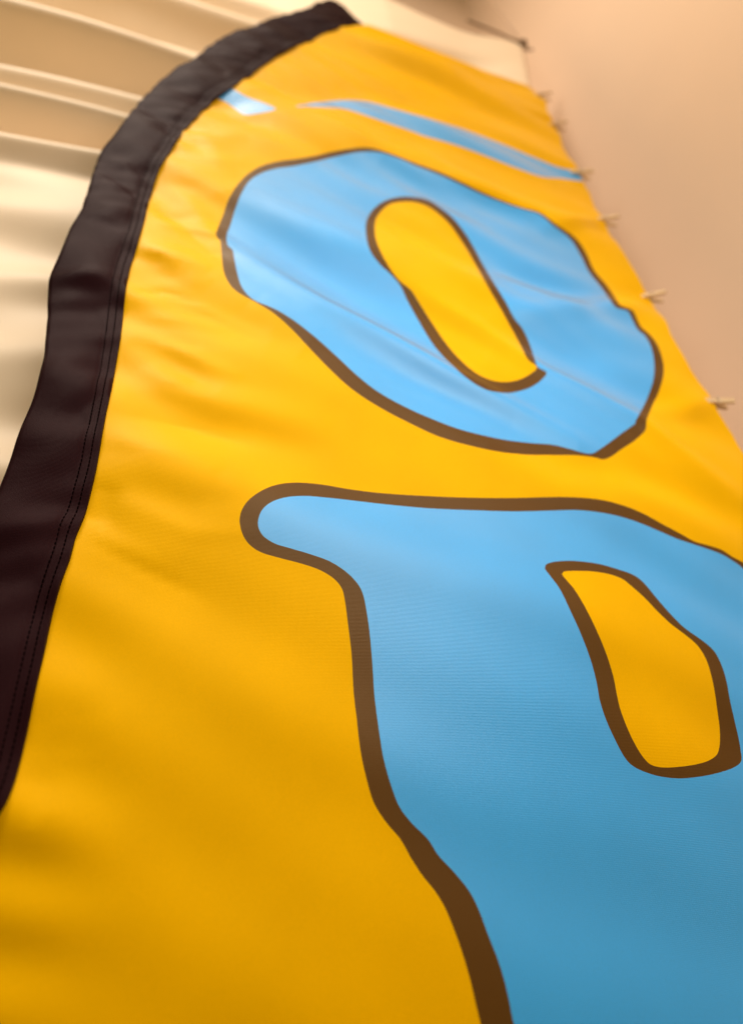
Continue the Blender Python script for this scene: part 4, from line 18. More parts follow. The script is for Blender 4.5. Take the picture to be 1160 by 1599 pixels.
P_IN = [(0.671,0.3337),(0.6689,0.3366),(0.6666,0.3389),(0.6642,0.341),(0.6617,0.3428),(0.6592,0.3447),(0.6561,0.347),(0.653,0.3492),(0.6497,0.3512),(0.6461,0.353),(0.6428,0.3544),(0.6394,0.3557),(0.6358,0.3569),(0.632,0.3581),(0.6282,0.3593),(0.6248,0.3604),(0.6214,0.3614),(0.6179,0.3624),(0.6143,0.3634),(0.6107,0.3644),(0.6072,0.3654),(0.6037,0.3663),(0.6003,0.3672),(0.5968,0.3681),(0.5933,0.369),(0.5897,0.37),(0.5861,0.3712),(0.5828,0.3723),(0.5795,0.3735),(0.5761,0.3748),(0.5727,0.3761),(0.5693,0.3775),(0.5658,0.3789),(0.5622,0.3802),(0.559,0.3814),(0.5558,0.3826),(0.5525,0.3839),(0.5492,0.3851),(0.5458,0.3864),(0.5424,0.3875),(0.539,0.3887),(0.5357,0.3897),(0.5323,0.3907),(0.529,0.3917),(0.5257,0.3926),(0.5224,0.3934),(0.519,0.3943),(0.5156,0.395),(0.5121,0.3958),(0.5085,0.3965),(0.5048,0.3971),(0.5011,0.3977),(0.4972,0.3983),(0.4933,0.3989),(0.4895,0.3994),(0.4856,0.3999),(0.4817,0.4003),(0.478,0.4007),(0.4743,0.4011),(0.4707,0.4013),(0.4671,0.4016),(0.4635,0.4017),(0.4599,0.4019),(0.4562,0.4019),(0.4524,0.4019),(0.4484,0.4019),(0.4451,0.4017),(0.4417,0.4015),(0.4384,0.4013),(0.435,0.401),(0.4314,0.4006),(0.4278,0.4002),(0.424,0.3998),(0.4201,0.3993),(0.416,0.3989),(0.4116,0.3984),(0.4084,0.398),(0.4051,0.3976),(0.4017,0.3971),(0.3982,0.3967),(0.3947,0.3962),(0.3911,0.3957),(0.3874,0.3952),(0.3836,0.3947),(0.3799,0.3942),(0.376,0.3937),(0.3722,0.3932),(0.3683,0.3928),(0.3644,0.3923),(0.3605,0.3919),(0.3572,0.3916),(0.3539,0.3913),(0.3505,0.391),(0.3471,0.3907),(0.3437,0.3904),(0.3402,0.3902),(0.3368,0.3899),(0.3333,0.3897),(0.3298,0.3895),(0.3263,0.3893),(0.3229,0.3891),(0.3194,0.3889),(0.316,0.3887),(0.3127,0.3885),(0.3093,0.3883),(0.3061,0.3881),(0.3028,0.3879),(0.2995,0.3878),(0.2961,0.3876),(0.2928,0.3874),(0.2895,0.3872),(0.2863,0.387),(0.283,0.3868),(0.2798,0.3867),(0.2766,0.3865),(0.2734,0.3863),(0.2702,0.3862),(0.2671,0.386),(0.2639,0.3859),(0.2608,0.3858),(0.2576,0.3856),(0.2545,0.3855),(0.2514,0.3854),(0.2482,0.3853),(0.2451,0.3853),(0.2419,0.3852),(0.2386,0.3852),(0.2354,0.3851),(0.2322,0.3851),(0.229,0.3851),(0.2258,0.3851),(0.2227,0.385),(0.2196,0.385),(0.2166,0.385),(0.2137,0.385),(0.2108,0.385),(0.208,0.385),(0.2054,0.385),(0.2028,0.3849),(0.1991,0.3849),(0.1956,0.3849),(0.1923,0.3849),(0.1892,0.3849),(0.1861,0.3849),(0.1832,0.3849),(0.1802,0.385),(0.1773,0.385),(0.1743,0.385),(0.1712,0.3849),(0.1683,0.3849),(0.1653,0.3849),(0.1624,0.3849),(0.1594,0.3848),(0.1565,0.3848),(0.1536,0.3847),(0.1507,0.3847),(0.1478,0.3846),(0.145,0.3845),(0.1422,0.3844),(0.1395,0.3843),(0.1363,0.3841),(0.1331,0.384),(0.13,0.3838),(0.127,0.3836),(0.124,0.3834),(0.1211,0.3831),(0.1182,0.3828),(0.1155,0.3825),(0.1128,0.382),(0.1095,0.3814),(0.1063,0.3807),(0.1033,0.38),(0.1004,0.3792),(0.0975,0.3783),(0.0948,0.3773),(0.0921,0.3762),(0.0891,0.3749),(0.0862,0.3734),(0.0835,0.3719),(0.0808,0.3703),(0.0784,0.3686),(0.0762,0.3668),(0.0738,0.3647),(0.0716,0.3624),(0.0697,0.36),(0.068,0.3575),(0.0667,0.3548),(0.0656,0.352),(0.0647,0.3489),(0.0641,0.3458),(0.0638,0.3428),(0.0638,0.3399),(0.0643,0.3367),(0.0652,0.3337),(0.0666,0.3309),(0.0684,0.3283),(0.0702,0.3264),(0.0724,0.3247),(0.0749,0.323),(0.0775,0.3215),(0.0802,0.3202),(0.0826,0.3192),(0.0852,0.3184),(0.0879,0.3177),(0.0906,0.317),(0.0935,0.3163),(0.0964,0.3155),(0.0989,0.3148),(0.1015,0.3141),(0.1042,0.3134),(0.1069,0.3127),(0.1097,0.3119),(0.1124,0.3111),(0.1151,0.3103),(0.1178,0.3094),(0.1205,0.3086),(0.1233,0.3077),(0.126,0.3068),(0.1287,0.3058),(0.1313,0.3048),(0.1339,0.3036),(0.1364,0.3022),(0.1388,0.3008),(0.1413,0.2992),(0.1436,0.2976),(0.1458,0.296),(0.148,0.2943),(0.15,0.2926),(0.1521,0.2906),(0.1542,0.2885),(0.156,0.2864),(0.1577,0.2843),(0.1593,0.2821),(0.1607,0.28),(0.1621,0.2775),(0.1632,0.2751),(0.1641,0.2726),(0.1648,0.2699),(0.1655,0.2667),(0.1658,0.2646),(0.1661,0.2622),(0.1664,0.2596),(0.1666,0.2569),(0.1669,0.254),(0.1671,0.251),(0.1673,0.248),(0.1675,0.245),(0.1676,0.2419),(0.1678,0.239),(0.1679,0.236),(0.168,0.2336),(0.1681,0.2311),(0.1681,0.2286),(0.1681,0.2261),(0.1682,0.2236),(0.1682,0.221),(0.1682,0.2185),(0.1682,0.216),(0.1682,0.2135),(0.1682,0.2111),(0.1682,0.2087),(0.1682,0.2063),(0.1682,0.204),(0.1681,0.2014),(0.1681,0.1987),(0.168,0.1961),(0.1679,0.1935),(0.1679,0.1909),(0.1678,0.1884),(0.1677,0.1859),(0.1676,0.1835),(0.1675,0.1811),(0.1674,0.1788),(0.1674,0.1766),(0.1673,0.174),(0.1673,0.1716),(0.1673,0.1693),(0.1673,0.167),(0.1673,0.1649),(0.1674,0.1627),(0.1674,0.1606),(0.1674,0.1584),(0.1674,0.1563),(0.1675,0.1538),(0.1675,0.1514),(0.1676,0.149),(0.1677,0.1467),(0.1677,0.1443),(0.1678,0.1419),(0.1679,0.1396),(0.168,0.1373),(0.1681,0.1352),(0.1682,0.1331),(0.1683,0.131),(0.1684,0.129),(0.1685,0.1269),(0.1686,0.1249),(0.1688,0.1228),(0.169,0.1207),(0.1693,0.1186),(0.1696,0.1167),(0.1699,0.1148),(0.1702,0.1128),(0.1706,0.1108),(0.171,0.1089),(0.1714,0.1069),(0.1719,0.1049),(0.1723,0.103),(0.1728,0.1012),(0.1733,0.0994),(0.1738,0.0974),(0.1743,0.0955),(0.1748,0.0936),(0.1754,0.0917),(0.1759,0.0899),(0.1765,0.0882),(0.1771,0.0864),(0.1778,0.0847),(0.1786,0.0831),(0.1795,0.0814),(0.1804,0.0798),(0.1814,0.0782),(0.1825,0.0767),(0.1836,0.0752),(0.1848,0.0738),(0.186,0.0723),(0.1873,0.0707),(0.1885,0.0694),(0.1899,0.068),(0.1913,0.0666),(0.1928,0.0652),(0.1943,0.0638),(0.1957,0.0624),(0.1971,0.061),(0.1984,0.0597),(0.1995,0.0583),(0.2008,0.0566),(0.2018,0.0549),(0.2027,0.0532),(0.2036,0.0515),(0.2045,0.0498),(0.2055,0.0481),(0.2067,0.0464),(0.2078,0.045),(0.209,0.0436),(0.2103,0.0421),(0.2117,0.0407),(0.2131,0.0392),(0.2144,0.0378),(0.2158,0.0363),(0.217,0.0349),(0.2182,0.0335),(0.2195,0.0319),(0.2208,0.0303),(0.222,0.0287),(0.2232,0.0272),(0.2244,0.0256),(0.2254,0.0241),(0.2264,0.0225),(0.2274,0.0209),(0.2282,0.0194),(0.2289,0.0178),(0.2296,0.0162),(0.2302,0.0147),(0.2308,0.0131),(0.2313,0.0115),(0.2318,0.0098),(0.2323,0.0082),(0.2327,0.0067),(0.2331,0.0051),(0.2335,0.0036),(0.2338,0.002),(0.2341,0.0004),(0.2345,-0.0012),(0.2348,-0.0028),(0.2351,-0.0044),(0.2355,-0.006),(0.2359,-0.0075),(0.2363,-0.009),(0.2367,-0.0105),(0.2371,-0.0121),(0.2375,-0.0136),(0.2379,-0.0151),(0.2383,-0.0166),(0.2387,-0.0181),(0.2391,-0.0196),(0.2394,-0.021),(0.2397,-0.0225),(0.24,-0.024),(0.2403,-0.0255),(0.2406,-0.027),(0.2408,-0.0285),(0.241,-0.0299),(0.2412,-0.0313),(0.2414,-0.0327),(0.2416,-0.0341),(0.2418,-0.0357),(0.2419,-0.0373),(0.242,-0.0388),(0.2421,-0.0404),(0.2422,-0.0419),(0.2423,-0.0434),(0.2424,-0.0449),(0.2424,-0.0464),(0.2425,-0.0479),(0.2425,-0.0493),(0.2425,-0.0507),(0.2424,-0.0521),(0.2425,-0.0535),(0.2425,-0.055),(0.2426,-0.0565),(0.2429,-0.0582),(0.2432,-0.06),(0.2436,-0.0619),(0.244,-0.064),(0.2442,-0.0652),(0.2447,-0.0675),(0.245,-0.0687),(0.2453,-0.07),(0.2456,-0.0712),(0.2458,-0.0725),(0.2461,-0.0739),(0.2464,-0.0752),(0.2467,-0.0766),(0.2471,-0.0779),(0.2474,-0.0793),(0.2477,-0.0807),(0.248,-0.0821),(0.2483,-0.0835),(0.2486,-0.085),(0.2489,-0.0864),(0.2492,-0.0878),(0.2495,-0.0892),(0.2498,-0.0906),(0.2501,-0.092),(0.2503,-0.0934),(0.2506,-0.0948),(0.2509,-0.0962),(0.2511,-0.0976),(0.2514,-0.0989),(0.2516,-0.1003),(0.2518,-0.1016),(0.252,-0.1029),(0.2522,-0.1041),(0.2524,-0.1054),(0.2526,-0.1066),(0.2527,-0.1078),(0.2528,-0.109),(0.253,-0.1102),(0.2531,-0.1114),(0.2532,-0.1126),(0.2533,-0.1138),(0.2534,-0.1151),(0.2535,-0.1163),(0.2536,-0.1175),(0.2537,-0.1187),(0.2537,-0.1199),(0.2538,-0.1211),(0.2539,-0.1223),(0.254,-0.1246),(0.2541,-0.127),(0.2541,-0.1282),(0.2542,-0.1305),(0.2542,-0.1328),(0.2543,-0.135),(0.2543,-0.1373),(0.2544,-0.1394),(0.2544,-0.1416),(0.2545,-0.1437),(0.2545,-0.1458),(0.2546,-0.1478),(0.2546,-0.1498),(0.2547,-0.152),(0.2546,-0.1532),(0.2544,-0.1544),(0.2541,-0.1556),(0.2538,-0.1568),(0.2529,-0.1591),(0.2525,-0.1603),(0.252,-0.1614),(0.2515,-0.1625),(0.251,-0.1636),(0.2505,-0.1647),(0.25,-0.1658),(0.2492,-0.1679),(0.2485,-0.1699),(0.2482,-0.1719),(0.2481,-0.1738),(0.2485,-0.1757),(0.2495,-0.1774),(0.251,-0.1792),(0.252,-0.18),(0.2532,-0.1808),(0.2546,-0.1816),(0.2564,-0.1825),(0.2585,-0.1833),(0.2596,-0.1838),(0.2609,-0.1842),(0.2622,-0.1847),(0.2636,-0.1851),(0.265,-0.1856),(0.2666,-0.186),(0.2681,-0.1865),(0.2697,-0.1869),(0.2714,-0.1874),(0.2732,-0.1878),(0.2749,-0.1883),(0.2767,-0.1887),(0.2786,-0.1892),(0.2805,-0.1896),(0.2824,-0.1901),(0.2844,-0.1905),(0.2864,-0.1909),(0.2884,-0.1914),(0.2904,-0.1918),(0.2925,-0.1922),(0.2946,-0.1926),(0.2967,-0.193),(0.2988,-0.1934),(0.3009,-0.1938),(0.303,-0.1942),(0.3051,-0.1946),(0.3072,-0.195),(0.3093,-0.1954),(0.3114,-0.1957),(0.3134,-0.1961),(0.3155,-0.1964),(0.3175,-0.1968),(0.3195,-0.1971),(0.3215,-0.1974),(0.3235,-0.1977),(0.3254,-0.198),(0.3273,-0.1983),(0.3291,-0.1985),(0.3309,-0.1988),(0.3327,-0.199),(0.3343,-0.1992),(0.336,-0.1994),(0.3376,-0.1996),(0.3391,-0.1998),(0.3405,-0.2),(0.3419,-0.2001),(0.3432,-0.2003),(0.3444,-0.2004),(0.3466,-0.2005),(0.3495,-0.2006),(0.3509,-0.2003),(0.3524,-0.1991),(0.3525,-0.1973),(0.3523,-0.1961),(0.3519,-0.1949),(0.3514,-0.1936),(0.3509,-0.1922),(0.3505,-0.1908),(0.3502,-0.1894),(0.3501,-0.1881),(0.3503,-0.1868),(0.3508,-0.1856),(0.3518,-0.1838),(0.353,-0.182),(0.3542,-0.18),(0.3549,-0.1789),(0.3556,-0.1779),(0.3564,-0.1769),(0.3572,-0.1758),(0.358,-0.1747),(0.3589,-0.1737),(0.3598,-0.1726),(0.3607,-0.1715),(0.3618,-0.1705),(0.3628,-0.1695),(0.364,-0.1685),(0.3651,-0.1675),(0.3664,-0.1666),(0.3677,-0.1656),(0.369,-0.1648),(0.3705,-0.1639),(0.3719,-0.1632),(0.3733,-0.1625),(0.3748,-0.1619),(0.3764,-0.1613),(0.3781,-0.1607),(0.3798,-0.1601),(0.3816,-0.1595),(0.3835,-0.159),(0.3854,-0.1585),(0.3873,-0.158),(0.3893,-0.1575),(0.3913,-0.157),(0.3933,-0.1565),(0.3954,-0.156),(0.3974,-0.1555),(0.3995,-0.155),(0.4016,-0.1545),(0.4037,-0.154),(0.4058,-0.1534),(0.4079,-0.1528),(0.41,-0.1522),(0.4121,-0.1516),(0.4141,-0.1509),(0.4162,-0.1502),(0.418,-0.1496),(0.4198,-0.1489),(0.4217,-0.1482),(0.4235,-0.1476),(0.4254,-0.1469),(0.4273,-0.1462),(0.4293,-0.1455),(0.4312,-0.1448),(0.4331,-0.1441),(0.4351,-0.1434),(0.4371,-0.1426),(0.439,-0.1419),(0.441,-0.1411),(0.443,-0.1403),(0.4449,-0.1395),(0.4469,-0.1387),(0.4489,-0.1379),(0.4508,-0.137),(0.4528,-0.1361),(0.4547,-0.1353),(0.4566,-0.1343),(0.4585,-0.1334),(0.4604,-0.1324),(0.4623,-0.1314),(0.4641,-0.1304),(0.4659,-0.1294),(0.4677,-0.1283),(0.4693,-0.1273),(0.4709,-0.1263),(0.4724,-0.1253),(0.474,-0.1242),(0.4755,-0.1232),(0.477,-0.1221),(0.4785,-0.121),(0.48,-0.1199),(0.4815,-0.1187),(0.483,-0.1176),(0.4845,-0.1164),(0.486,-0.1152),(0.4875,-0.114),(0.489,-0.1128),(0.4906,-0.1116),(0.4921,-0.1103),(0.4936,-0.109),(0.4952,-0.1077),(0.4967,-0.1064),(0.4983,-0.1051),(0.4999,-0.1038),(0.5015,-0.1024),(0.5031,-0.101),(0.5048,-0.0996),(0.5064,-0.0982),(0.5081,-0.0968),(0.5098,-0.0953),(0.5116,-0.0938),(0.5134,-0.0923),(0.5152,-0.0908),(0.5166,-0.0896),(0.5181,-0.0883),(0.5196,-0.087),(0.5211,-0.0857),(0.5227,-0.0843),(0.5242,-0.083),(0.5257,-0.0816),(0.5272,-0.0802),(0.5288,-0.0788),(0.5303,-0.0773),(0.5318,-0.0759),(0.5334,-0.0744),(0.5349,-0.0729),(0.5364,-0.0714),(0.5379,-0.0698),(0.5394,-0.0683),(0.5409,-0.0667),(0.5424,-0.0651),(0.5439,-0.0635),(0.5454,-0.0619),(0.5468,-0.0602),(0.5483,-0.0586),(0.5497,-0.0569),(0.5511,-0.0553),(0.5526,-0.0536),(0.554,-0.0519),(0.5554,-0.0502),(0.5568,-0.0485),(0.5582,-0.0468),(0.5597,-0.045),(0.5611,-0.0433),(0.5625,-0.0416),(0.5639,-0.0398),(0.5653,-0.0381),(0.5668,-0.0364),(0.5682,-0.0346),(0.5696,-0.0329),(0.5711,-0.0311),(0.5725,-0.0294),(0.574,-0.0276),(0.5754,-0.0258),(0.5769,-0.024),(0.5784,-0.0222),(0.5799,-0.0204),(0.5814,-0.0185),(0.5828,-0.0167),(0.5843,-0.0148),(0.5858,-0.0129),(0.5872,-0.0111),(0.5887,-0.0092),(0.5902,-0.0073),(0.5916,-0.0053),(0.593,-0.0034),(0.5944,-0.0015),(0.5958,0.0005),(0.5972,0.0024),(0.5985,0.0044),(0.5999,0.0063),(0.6012,0.0083),(0.6026,0.0103),(0.6039,0.0123),(0.6053,0.0143),(0.6066,0.0163),(0.608,0.0183),(0.6093,0.0204),(0.6107,0.0224),(0.6121,0.0244),(0.6135,0.0265),(0.6149,0.0285),(0.6164,0.0306),(0.6179,0.0327),(0.6194,0.0347),(0.6209,0.0368),(0.6224,0.0389),(0.624,0.0411),(0.6257,0.0434),(0.6273,0.0456),(0.629,0.0479),(0.6306,0.0502),(0.6322,0.0524),(0.6338,0.0547),(0.6353,0.057),(0.6368,0.0594),(0.6382,0.0617),(0.6396,0.064),(0.6409,0.0663),(0.6422,0.0687),(0.6434,0.071),(0.6446,0.0733),(0.6457,0.0757),(0.6468,0.078),(0.6479,0.0804),(0.6489,0.0827),(0.65,0.0851),(0.651,0.0874),(0.652,0.0898),(0.653,0.0921),(0.654,0.0945),(0.655,0.0969),(0.6561,0.0993),(0.6571,0.1017),(0.6581,0.104),(0.6591,0.1064),(0.6602,0.1088),(0.6612,0.1112),(0.6622,0.1136),(0.6632,0.116),(0.6642,0.1184),(0.6651,0.1208),(0.6662,0.1235),(0.6672,0.1262),(0.6681,0.1289),(0.669,0.1316),(0.6699,0.1343),(0.6707,0.137),(0.6715,0.1397),(0.6722,0.1425),(0.673,0.1452),(0.6737,0.1479),(0.6743,0.1506),(0.675,0.1533),(0.6757,0.156),(0.6764,0.1587),(0.6771,0.1615),(0.6778,0.1642),(0.6785,0.167),(0.6794,0.1697),(0.6802,0.1725),(0.6811,0.1753),(0.6821,0.1781),(0.6831,0.181),(0.6842,0.1838),(0.6853,0.1867),(0.6865,0.1896),(0.6876,0.1925),(0.6888,0.1954),(0.6899,0.1983),(0.691,0.2011),(0.692,0.204),(0.6929,0.2068),(0.6939,0.2102),(0.6947,0.2135),(0.6955,0.2168),(0.6961,0.22),(0.6965,0.2233),(0.6969,0.2265),(0.6972,0.2297),(0.6974,0.2329),(0.6975,0.236),(0.6976,0.2392),(0.6976,0.2423),(0.6976,0.2453),(0.6975,0.2484),(0.6974,0.2514),(0.6973,0.2544),(0.6972,0.2574),(0.697,0.2604),(0.6969,0.2633),(0.6967,0.2662),(0.6965,0.269),(0.6962,0.2719),(0.696,0.2746),(0.6957,0.2774),(0.6954,0.28),(0.6951,0.2827),(0.6947,0.2852),(0.6941,0.2888),(0.6933,0.2923),(0.6923,0.2957),(0.6912,0.299),(0.69,0.3022),(0.6886,0.3053),(0.6872,0.3083),(0.6857,0.3112),(0.6841,0.3139),(0.6825,0.3166),(0.6809,0.3191),(0.6793,0.3216),(0.6777,0.3239),(0.6762,0.3261),(0.6748,0.3282),(0.6734,0.3301),(0.6722,0.332)]
PC_OUT = [(0.3794,0.3149),(0.383,0.3204),(0.3877,0.3228),(0.3937,0.3247),(0.3966,0.3254),(0.4001,0.3261),(0.4039,0.3267),(0.4078,0.3273),(0.4118,0.3277),(0.4157,0.3281),(0.4195,0.3283),(0.4234,0.3284),(0.4273,0.3284),(0.4311,0.3283),(0.435,0.3282),(0.4386,0.328),(0.4422,0.3278),(0.4456,0.3276),(0.449,0.3273),(0.4523,0.327),(0.4555,0.3266),(0.4588,0.3261),(0.4621,0.3255),(0.4654,0.3249),(0.4686,0.3241),(0.4718,0.3233),(0.4751,0.3224),(0.4783,0.3216),(0.4817,0.3207),(0.4853,0.3198),(0.4889,0.3188),(0.4923,0.3178),(0.4955,0.3166),(0.4982,0.3153),(0.501,0.3136),(0.5032,0.3118),(0.505,0.3097),(0.5067,0.3073),(0.5084,0.3045),(0.5096,0.302),(0.5107,0.2993),(0.5118,0.2963),(0.5128,0.2932),(0.5138,0.2901),(0.5149,0.287),(0.516,0.2841),(0.5172,0.2812),(0.5184,0.2783),(0.5197,0.2755),(0.5209,0.2727),(0.5222,0.2699),(0.5236,0.2672),(0.5249,0.2646),(0.5263,0.2621),(0.5277,0.2596),(0.5291,0.2571),(0.5306,0.2547),(0.532,0.2525),(0.5336,0.2503),(0.5352,0.2483),(0.5372,0.2461),(0.5393,0.2441),(0.5415,0.2422),(0.5437,0.2404),(0.5459,0.2387),(0.5478,0.237),(0.5501,0.2349),(0.5522,0.233),(0.5542,0.2311),(0.556,0.2292),(0.5577,0.2273),(0.5595,0.225),(0.561,0.2228),(0.5622,0.2204),(0.5631,0.2176),(0.5636,0.2149),(0.5638,0.2119),(0.5638,0.2087),(0.5637,0.2054),(0.5634,0.2021),(0.5631,0.1994),(0.5626,0.1966),(0.562,0.1938),(0.5614,0.1909),(0.5606,0.1879),(0.5598,0.1849),(0.559,0.1823),(0.5582,0.1796),(0.5573,0.1769),(0.5563,0.1741),(0.5555,0.1713),(0.5547,0.1686),(0.554,0.1658),(0.5533,0.163),(0.5528,0.1601),(0.5522,0.1572),(0.5517,0.1544),(0.5513,0.1515),(0.5508,0.1486),(0.5503,0.1458),(0.5498,0.143),(0.5494,0.1402),(0.5489,0.1373),(0.5484,0.1345),(0.5478,0.1317),(0.5472,0.1291),(0.5465,0.1264),(0.5456,0.1234),(0.5446,0.1203),(0.5435,0.1173),(0.5424,0.1145),(0.5414,0.112),(0.5404,0.1099),(0.5385,0.107),(0.5354,0.1046),(0.532,0.103),(0.5277,0.1015),(0.5229,0.1001),(0.5196,0.0993),(0.516,0.0986),(0.5122,0.0978),(0.5083,0.0972),(0.5042,0.0965),(0.5012,0.0961),(0.498,0.0957),(0.4948,0.0952),(0.4915,0.0948),(0.4882,0.0945),(0.4849,0.0942),(0.4816,0.0939),(0.4783,0.0937),(0.4749,0.0935),(0.4714,0.0933),(0.468,0.0932),(0.4647,0.0931),(0.4614,0.0931),(0.4584,0.0931),(0.455,0.0932),(0.4517,0.0935),(0.4485,0.0937),(0.4455,0.0941),(0.4425,0.0945),(0.4397,0.095),(0.4369,0.0955),(0.4342,0.096),(0.4316,0.0966),(0.4291,0.0973),(0.4266,0.098),(0.4241,0.0989),(0.4216,0.0998),(0.419,0.1008),(0.4164,0.1019),(0.4139,0.103),(0.4117,0.1042),(0.4098,0.1055),(0.4079,0.107),(0.4064,0.1085),(0.4052,0.1101),(0.4042,0.1119),(0.4031,0.1141),(0.4024,0.1158),(0.4017,0.1178),(0.401,0.1199),(0.4004,0.122),(0.3998,0.1243),(0.3992,0.1267),(0.3987,0.129),(0.3982,0.1312),(0.3977,0.1334),(0.3972,0.1356),(0.3968,0.138),(0.3963,0.1403),(0.396,0.1427),(0.3957,0.1451),(0.3954,0.1474),(0.3952,0.1498),(0.3951,0.1522),(0.395,0.1546),(0.395,0.157),(0.395,0.1595),(0.3951,0.1619),(0.3952,0.1643),(0.3954,0.1666),(0.3957,0.1693),(0.3962,0.1718),(0.3967,0.1742),(0.3972,0.1767),(0.3977,0.1793),(0.3982,0.1819),(0.3986,0.1847),(0.3989,0.1873),(0.3991,0.19),(0.3994,0.1927),(0.3995,0.1955),(0.3996,0.1984),(0.3997,0.2013),(0.3997,0.2042),(0.3996,0.2072),(0.3995,0.2096),(0.3993,0.2121),(0.3991,0.2146),(0.3988,0.2172),(0.3986,0.2198),(0.3982,0.2224),(0.3979,0.225),(0.3975,0.2276),(0.3971,0.2302),(0.3967,0.2328),(0.3963,0.2355),(0.3958,0.2381),(0.3954,0.2408),(0.3949,0.2435),(0.3944,0.2462),(0.3939,0.249),(0.3934,0.2517),(0.3929,0.2544),(0.3925,0.2572),(0.392,0.2599),(0.3916,0.263),(0.3912,0.2661),(0.3908,0.2693),(0.3905,0.2725),(0.3902,0.2757),(0.3898,0.2788),(0.3895,0.2818),(0.3891,0.2847),(0.3886,0.2874),(0.3878,0.2911),(0.3868,0.2945),(0.3856,0.2977),(0.3845,0.3005),(0.3834,0.3032),(0.3826,0.3056),(0.3812,0.3091),(0.3799,0.3122)]
PC_IN = [(0.3995,0.3088),(0.4034,0.3125),(0.4064,0.3132),(0.4102,0.3137),(0.4146,0.3142),(0.4192,0.3146),(0.4223,0.3148),(0.4256,0.3149),(0.4291,0.3151),(0.4328,0.3153),(0.4364,0.3153),(0.4399,0.3154),(0.4432,0.3153),(0.4468,0.3152),(0.4503,0.3149),(0.4537,0.3146),(0.4569,0.3142),(0.4601,0.3138),(0.4631,0.3132),(0.4666,0.3125),(0.4699,0.3116),(0.473,0.3106),(0.4759,0.3095),(0.4785,0.3082),(0.4811,0.3065),(0.4831,0.3045),(0.4849,0.3023),(0.487,0.2997),(0.4888,0.2976),(0.4907,0.2953),(0.4927,0.2927),(0.4947,0.2901),(0.4967,0.2874),(0.4986,0.2847),(0.5,0.2824),(0.5014,0.28),(0.5027,0.2776),(0.5041,0.2751),(0.5054,0.2727),(0.5067,0.2703),(0.5082,0.268),(0.5096,0.2656),(0.5111,0.2633),(0.5126,0.261),(0.5142,0.2588),(0.5157,0.2566),(0.5173,0.2545),(0.519,0.2524),(0.5209,0.2502),(0.523,0.2481),(0.5252,0.2461),(0.5273,0.2441),(0.5293,0.2422),(0.5312,0.2404),(0.5334,0.2382),(0.5355,0.236),(0.5374,0.2339),(0.5392,0.2319),(0.5407,0.2299),(0.5426,0.227),(0.5438,0.2242),(0.5447,0.221),(0.5453,0.2182),(0.5457,0.2152),(0.5459,0.2119),(0.5458,0.2084),(0.5455,0.2058),(0.5451,0.2031),(0.5446,0.2003),(0.544,0.1974),(0.5434,0.1945),(0.5427,0.1917),(0.5421,0.189),(0.5415,0.1863),(0.5408,0.1836),(0.5401,0.1808),(0.5394,0.1781),(0.5386,0.1752),(0.538,0.1727),(0.5373,0.1702),(0.5366,0.1676),(0.5359,0.165),(0.5351,0.1623),(0.5344,0.1597),(0.5337,0.157),(0.533,0.1542),(0.5322,0.1514),(0.5314,0.1485),(0.5306,0.1456),(0.5297,0.1427),(0.5288,0.14),(0.5278,0.1374),(0.5266,0.1346),(0.5253,0.1319),(0.524,0.1294),(0.5226,0.1269),(0.5212,0.1247),(0.5198,0.1226),(0.5171,0.1191),(0.5144,0.1161),(0.5113,0.1135),(0.5078,0.1115),(0.5039,0.1098),(0.4996,0.1084),(0.4962,0.1074),(0.4927,0.1066),(0.4889,0.1059),(0.4848,0.1053),(0.4819,0.1049),(0.4788,0.1045),(0.4757,0.1042),(0.4725,0.104),(0.4692,0.1037),(0.4659,0.1035),(0.463,0.1034),(0.4599,0.1033),(0.4568,0.1031),(0.4536,0.103),(0.4506,0.103),(0.4478,0.103),(0.4452,0.1031),(0.4419,0.1033),(0.4389,0.1036),(0.4362,0.1041),(0.4338,0.1046),(0.4317,0.1053),(0.4289,0.1066),(0.4269,0.1083),(0.4252,0.1106),(0.424,0.1123),(0.423,0.1143),(0.4219,0.1166),(0.421,0.119),(0.4201,0.1216),(0.4195,0.1235),(0.419,0.1255),(0.4184,0.1276),(0.4179,0.1298),(0.4175,0.1321),(0.4171,0.1345),(0.4167,0.1369),(0.4165,0.1391),(0.4162,0.1415),(0.416,0.1439),(0.4159,0.1464),(0.4157,0.1489),(0.4157,0.1513),(0.4156,0.1537),(0.4157,0.1559),(0.4158,0.1586),(0.416,0.1611),(0.4163,0.1635),(0.4166,0.1659),(0.4171,0.1684),(0.4175,0.1712),(0.4179,0.1738),(0.4185,0.1765),(0.419,0.1794),(0.4196,0.1823),(0.4201,0.1853),(0.4205,0.1884),(0.4208,0.1915),(0.4209,0.194),(0.421,0.1965),(0.421,0.199),(0.421,0.2016),(0.4209,0.2043),(0.4208,0.2069),(0.4207,0.2096),(0.4205,0.2122),(0.4202,0.2148),(0.42,0.2174),(0.4197,0.2199),(0.4193,0.2225),(0.419,0.2251),(0.4186,0.2276),(0.4182,0.2302),(0.4178,0.2329),(0.4174,0.2355),(0.4169,0.2382),(0.4165,0.241),(0.416,0.2438),(0.4156,0.2467),(0.4151,0.2496),(0.4147,0.2526),(0.4142,0.2555),(0.4138,0.2584),(0.4133,0.2613),(0.4129,0.2641),(0.4124,0.2672),(0.4119,0.2703),(0.4113,0.2734),(0.4108,0.2765),(0.4102,0.2794),(0.4097,0.2822),(0.4091,0.2849),(0.4084,0.2874),(0.4074,0.2908),(0.4061,0.2938),(0.4047,0.2966),(0.4035,0.299),(0.4024,0.3013),(0.4005,0.3054)]
